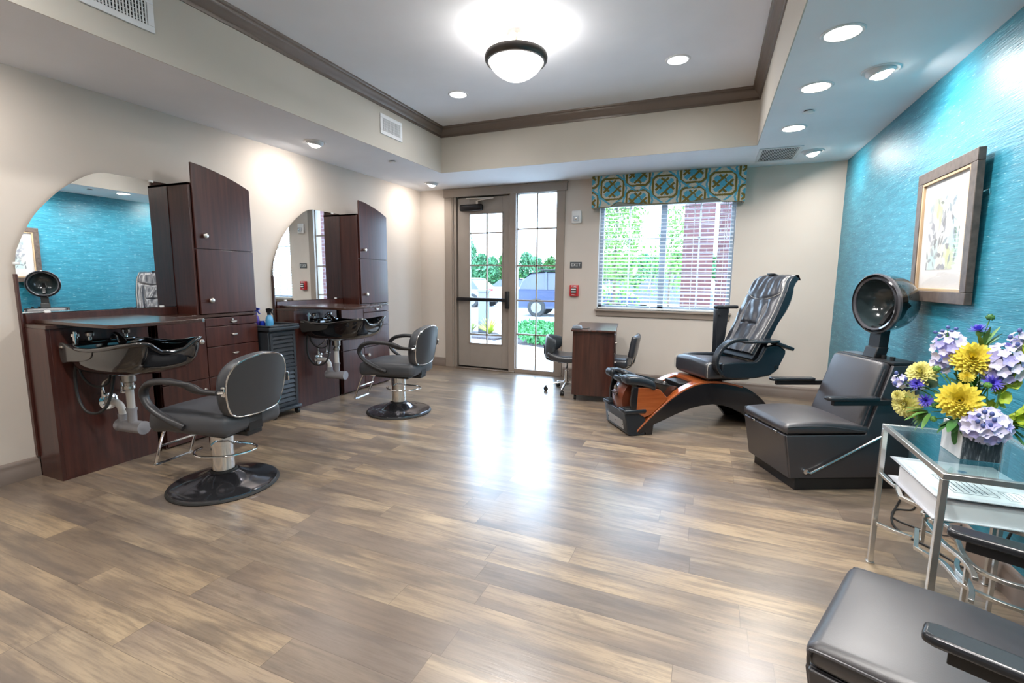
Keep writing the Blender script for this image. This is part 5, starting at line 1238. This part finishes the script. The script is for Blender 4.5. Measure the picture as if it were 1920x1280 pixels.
leafy((.790, 2.190, .790), dirs(14, (-.8, -.2, -.35), .55, .085, 1), 'narrow grassy leaves drooping over the left rim of the vase', w=.008)
leafy((.845, 2.135, .785), dirs(12, (-.4, -.6, -.5), .7, .075, 2), 'dark leaves below the central dahlia', w=.013, mtl=LEAFD)
leafy((.955, 2.110, .790), dirs(12, (.7, -.3, -.2), .6, .080, 3), 'jagged leaves hanging over the right rim of the vase', w=.010)
leafy((.885, 2.190, .880), dirs(18, (0, -.2, .6), .9, .080, 4), 'broad leaves filling the middle of the bouquet', w=.018, mtl=LEAFD)
leafy((.915, 2.200, 1.030), dirs(8, (.3, -.1, .8), .6, .085, 5), 'slim leaves rising behind the highest dahlia', w=.007)
leafy((.800, 2.225, .870), dirs(14, (-.5, -.1, .2), .8, .07, 6), 'greyish leaves between the left dahlias', w=.016, mtl=mat('blue_grey_leaf', (.14, .25, .18), .5))
def bud(c, r, label, mtl, col=None):
    t = thing('flower_bud', label, 'flower', c, group='green flower buds in the square vase'); m = MB()
    m.ell((0, 0, 0), r, r, r*.85, 14, 10)
    for k in range(20):
        a = k*2.4; z = 1-2*(k+.5)/20; q = math.sqrt(1-z*z); m.ell((q*math.cos(a)*r*.9, q*math.sin(a)*r*.9, z*r*.8), r*.22, r*.22, r*.3, 6, 4)
    m.build('bud_head', mtl, t); stem(t, c, r=.0018)
bud((.918, 2.185, 1.150), .012, 'dark green bud standing highest in the bouquet', LEAFD)
bud((.925, 2.200, 1.088), .009, 'small green bud just right of the top cornflower', LEAF)
bud((.905, 2.110, .920), .0115, 'pale green bud on a straight stem right of the central dahlia', LEAF)
bud((.790, 2.190, .955), .012, 'green bud above the upper left dahlia', LEAF)
bud((.790, 2.165, .770), .011, 'pale green bud at the rim above the glass tabletop', LEAF)
bud((.795, 2.170, .820), .013, 'green bud left of the central dahlia', LEAFD)
# blue berries upper left
t = thing('berry_sprig', 'sprig of small dark blue berries at the upper left of the bouquet', 'foliage', (.818, 2.22, 1.085)); m = MB(); g_ = MB()
for x, y, z in ((-.035, 0, .002), (-.018, -.01, .008), (-.022, 0, -.010), (0, 0, .022), (.012, 0, .008), (.024, 0, .018), (.008, 0, -.004)): m.ell((x, y, z), .007, .007, .006, 10, 8); g_.tube([(0, 0, -.015), (x, y, z)], .001, 5)
m.build('berries', BUDB, t); g_.build('stalks', LEAF, t); stem(t, (.818, 2.22, 1.085))

# power cords on the floor
t = MB().tube(smooth_path([(1.165, 3.45, .012), (1.10, 3.30, .006), (.98, 3.02, .006), (.97, 2.86, .006), (1.06, 2.72, .006), (1.12, 2.60, .006), (1.165, 2.52, .05), (1.18, 2.44, .25), (1.185, 2.42, .33)], 8), .005, 8).build('power_cord', RUBBER); tag(t, 'black power cord running over the floor behind the silver side table', 'cord')
t = MB().tube(smooth_path([(1.175, 3.30, .012), (1.12, 3.18, .006), (1.03, 3.14, .006), (.99, 3.02, .006), (1.08, 2.93, .006), (1.17, 2.86, .03), (1.18, 2.8, .12)], 8), .004, 8).build('power_cord', RUBBER); tag(t, 'second thinner black cord coiled against the right baseboard by the dryer chair', 'cord')

# ================================================================ OUTSIDE
GZ = -.12
struct(MB().box(-60, 40, YB+TH, 60, GZ-.3, GZ-.02).build('ground', ASPH, smooth=False))
struct(MB().box(-9, 6, YB+TH, 9.2, GZ-.02, GZ).build('walkway', CONC, smooth=False))
def bed(poly, nm): struct(MB().prism(poly, GZ-.0199, GZ+.03, 'z').build(nm, MULCH, smooth=False))
bed([(-6.4, 10.1), (-4.5, 9.75), (-4.35, 10.1), (-5.0, 10.9), (-6.4, 10.9)], 'planting_bed_1'); bed([(-4.3, 9.7), (-2.6, 8.75), (-1.2, 8.75), (-1.2, 10.6), (-4.4, 11.0)], 'planting_bed_2')
struct(MB().box(-60, 40, 13.6, 13.75, GZ-.02, GZ+.10).build('kerb', mat('kerb_grey', (.25, .27, .30), .8), smooth=False))  # kerb in one even grey
struct(MB().box(-60, 40, 30, 60, GZ-.02, GZ+.02).build('lawn', mat('lawn_green', (.18, .33, .08), .9, var=.2, vscale=2), smooth=False))
def leaf_cloud(m, n, c, rx, ry, rz, size, seed, shell=.45):
    r = random.Random(seed)
    for _ in range(n):
        while True:
            p = Vector((r.uniform(-1, 1), r.uniform(-1, 1), r.uniform(-1, 1)))
            if shell < p.length < 1: break
        q = Vector((c[0]+p.x*rx, c[1]+p.y*ry, c[2]+p.z*rz)); M0 = T(*q) @ Euler((r.uniform(0, 6), r.uniform(0, 6), r.uniform(0, 6))).to_matrix().to_4x4(); s_ = size*r.uniform(.6, 1.3)
        m.add([(-s_, 0, 0), (0, -s_*.5, 0), (s_, 0, s_*.2), (0, s_*.5, 0)], [(0, 1, 2, 3)], 0, M0)
def tree(x, y, h, rx, label, mtl, n=900, seed=1, size=.28, trunk=.14, group='trees beyond the parking lot', low=.15, lobes=4, shell=.3):
    t = thing('tree', label, 'tree', (x, y, GZ), group=group); m = MB(); r = random.Random(seed)
    for k in range(lobes):
        f = k/max(1, lobes-1); leaf_cloud(m, n//lobes, (r.uniform(-.3, .3)*rx, r.uniform(-.3, .3)*rx, h*(low+(.88-low)*f)), rx*(1-.45*f)*r.uniform(.8, 1.1), rx*(1-.45*f), h*.22, size, seed*10+k, shell)
    m.build('crown', mtl, t, fix=False, smooth=False); MB().cyl((0, 0, 0), (0, 0, h*.8), trunk, trunk*.4, n=10).build('trunk', TRUNKM, t)
    return t
LEAFT = mat('soft_teal_green_leaf', (.06, .19, .09), .6, var=.35, vscale=2); LEAFW = mat('window_tree_leaf', (.11, .24, .035), .55, var=.35, vscale=3); rt = random.Random(4); kinds = ['dark green bushy tree', 'bright green rounded tree', 'tall narrow green tree']
wheres = ['seen left of centre in the door glass', 'behind the silver car', 'behind the white car', 'behind the dark car roof', 'right of the lamp post', 'far beyond the window', 'low on the horizon through the window', 'in the middle of the window view']
ORD = ['leftmost', 'second from the left', 'third from the left', 'fourth from the left', 'fifth from the left', 'sixth from the left', 'seventh from the left', 'eighth from the left', 'ninth from the left', 'tenth from the left', 'eleventh from the left', 'rightmost']
for i in range(12):
    x = -17.9+1.95*i; h = 5.0 if i == 0 else (3.3 if i == 2 else rt.uniform(2.8, 3.3)); k = 2 if i == 0 else i % 2
    tree(x, 34+rt.uniform(-.4, .4), h, .95, kinds[k]+', '+ORD[i]+' in the tree line beyond the parking lot', [LEAFD, LEAFT, LEAFT][k], 3000, i+1, .14)
for i in range(11):
    x = -19.0+2.15*i; k = (i+1) % 2
    tree(x, 38.2, rt.uniform(2.9, 3.4), 1.05, kinds[k]+', '+ORD[i]+' in the farther tree row', [LEAFD, LEAFT][k], 2600, i+30, .14)
tree(-2.15, 11.6, 4.4, 1.05, 'young bright green tree close outside the window, filling its left pane', LEAFW, 4600, 40, .055, .045, 'trees close to the window', .34, 6, .1)
tree(-1.05, 13.8, 3.4, .7, 'second slim tree outside the window, near the mullion', LEAFW, 1300, 41, .055, .04, 'trees close to the window', .42, 5, .1)
def shrub(x, y, rx, h, label, mtl, seed, spiky=False):
    t = thing('shrub', label, 'shrub', (x, y, GZ+.03), group='shrubs in the planting beds'); m = MB(); r = random.Random(seed)
    if spiky:
        for k in range(60):
            a = r.uniform(0, 6.28); e_ = r.uniform(.5, 1.35); petal(m, Rz(a) @ Ry(-e_), h*r.uniform(.7, 1.2), .018, -.2)
    else: leaf_cloud(m, 1500, (0, 0, h*.45), rx, rx*.8, h*.5, .045, seed, .5)
    m.build('foliage', mtl, t, fix=False, smooth=False)
JUN = mat('juniper_green', (.06, .26, .08), .7, var=.35, vscale=4)
shrub(-3.75, 10.45, .75, .42, 'low spreading juniper left of centre through the sidelight', JUN, 1); shrub(-3.15, 9.45, .62, .40, 'low spreading juniper at the right of the sidelight', JUN, 2); shrub(-2.0, 9.6, .5, .40, 'juniper hidden beside the sidelight frame', JUN, 3)
shrub(-4.95, 10.45, .3, .42, 'spiky yellow-green grass clump through the door glass', mat('yellow_green_blade', (.50, .60, .10), .6), 4, True); shrub(-5.5, 10.5, .2, .34, 'thin grass clump at the foot of the grey post', mat('dry_green_blade', (.45, .50, .25), .6), 5, True)
t = thing('bollard', 'grey square post in the planting bed seen through the door glass', 'post', (-5.25, 10.75, GZ+.03)); MB().box(-.11, .11, -.11, .11, 0, 1.02).build('shaft', mat('grey_post', (.13, .14, .17), .6), t, bev=.01); MB().box(-.13, .13, -.13, .13, 1.02, 1.07).build('cap', mat('grey_post'), t, bev=.01)
t = thing('lamp_post', 'tall dark parking lot lamp post through the sidelight', 'street light', (-7.35, 29.0, GZ)); MB().cyl((0, 0, 0), (0, 0, 5.3), .09, .07, n=12).build('pole', mat('dark_blue_grey_pole', (.05, .07, .11), .5), t); MB().rbox(-.45, .12, -.14, .14, 5.25, 5.40, .03, 2).build('lamp_head', mat('dark_blue_grey_pole'), t)
# brick piers outside the window
for x0_, x1_, y0_, y1_, lb in ((-.43, .01, 7.9, 8.35, 'red brick pier outside the window, the left one'), (.07, .62, 8.1, 8.6, 'red brick pier outside the window, the right one behind the white strip')):
    t = thing('brick_pier', lb, 'pillar', ((x0_+x1_)/2, (y0_+y1_)/2, GZ), group='brick piers outside the window'); a, b = (x1_-x0_)/2, (y1_-y0_)/2
    MB().box(-a, a, -b, b, 0, 4.2).build('shaft', BRICK, t, smooth=False); MB().box(-a-.03, a+.03, -b-.03, b+.03, 0, .35).build('stone_base', CONC, t, bev=.01)
# cars: local +x forward
def car(x, y, rz, label, col, suv=True, seed=0, h=1.0):
    t = thing('car', label, 'car', (x, y, GZ-.02), rz, group='cars in the parking lot'); P = mat('car_paint_%d' % seed, col, .35, coat=.3); G = mat('dark_car_glass', (.04, .05, .07), .25)
    hb = 1.02 if suv else .88; hr = 1.68 if suv else 1.42
    low = [(-2.30, .34), (-2.34, .62), (-2.30, .90), (-2.22, hb), (.95, hb-.01), (1.75, hb-.08), (2.22, hb-.22), (2.34, .60), (2.28, .32), (-2.30, .30)]
    m = MB(); rings = []
    for w, s_ in ((-.88, .93), (-.91, 1), (.91, 1), (.88, .93)): rings.append([Vector((a*(.985 if abs(w) < .9 else 1), w, .62+(b-.62)*s_)) for a, b in low])
    m.loft(rings); m.build('body', P, t, bev=.05, bseg=3, angle=50)
    up = [(-2.12, hb-.02), (-2.02, hb+.30), (-1.72, hr-.06), (-1.2, hr), (.05, hr-.01), (.45, hr-.08), (1.12, hb-.03)] if suv else [(-1.75, hb-.02), (-1.15, hr-.06), (-.7, hr), (.1, hr-.01), (.42, hr-.07), (1.15, hb-.03)]
    m = MB(); m.loft([[Vector((a, -.83+.16*(b-hb), b)) for a, b in up], [Vector((a, .83-.16*(b-hb), b)) for a, b in up]]); m.v = [(vx_, vy_*(1-.18*max(0, (vz_-hb)/(hr-hb))), vz_) for vx_, vy_, vz_ in m.v]; cb = m.build('windows', G, t, bev=.03, angle=50)
    m = MB(); rr_ = up[1:-1]; m.loft([[Vector((a, y_, b+.012)) for a, b in rr_] for y_ in (-.66, .66)], cap=False); vs0 = list(m.v); m.loft([[Vector((a, y_, b-.02)) for a, b in rr_] for y_ in (-.66, .66)], cap=False); m.build('roof', P, t)
    for px in ((-1.05, .42, -.55) if suv else (-.35,)):
        for s_ in (-1, 1): m = MB(); m.tube([(px, s_*.855, hb-.02), (px-.06, s_*.685, hr-.03)], .035, 6); m.build('window_pillar', P, cb)
    if suv:
        for s_ in (-1, 1): MB().tube([(-1.6, s_*.58, hr+.02), (-1.5, s_*.58, hr+.07), (0, s_*.58, hr+.06), (.15, s_*.58, hr)], .02, 6).build('roof_rail', BPLAST, t)
    for wx in (-1.42, 1.42):
        for s_ in (-1, 1):
            m = MB(); m.cyl((wx, s_*.72, .34), (wx, s_*.925, .34), .34, n=28); w = m.build('wheel', RUBBER, t, bev=.03); m = MB(); m.cyl((wx, s_*.926, .34), (wx, s_*.935, .34), .20, n=20)
            for k in range(5): m.box(-.02, .02, -.005, .005, 0, .20, M=T(wx, s_*.937, .34) @ Ry(2*PI*k/5))
            m.build('hubcap', mat('dull_wheel_grey', (.16, .17, .19), .5), w)
    for s_ in (-1, 1): MB().rbox(-2.35, -2.22, s_*.62-.17, s_*.62+.17, .80, .93, .03, 2).build('tail_light', mat('red_lamp_plastic', (.5, .02, .02), .2), t)
    for s_ in (-1, 1): MB().rbox(2.08, 2.26, s_*.64-.16, s_*.64+.16, .66, .78, .03, 2).build('headlight', mat('clear_lamp_plastic', (.7, .72, .75), .1), t)
car(-4.65, 17.7, .12, 'dark blue sport utility car parked beyond the sidelight', (.018, .032, .085), True, 1)
car(-11.9, 21.6, PI-.15, 'silver sedan at the left of the door glass', (.42, .46, .55), False, 2)
car(-11.6, 29.0, .25, 'white sedan with red tail light far behind the silver car', (.70, .72, .76), False, 3)
car(-1.9, 22.5, 2.9, 'dark grey car low in the left window pane', (.10, .11, .14), True, 4)
car(-5.0, 27.5, .2, 'pale car farther back low in the window', (.62, .64, .68), False, 5)
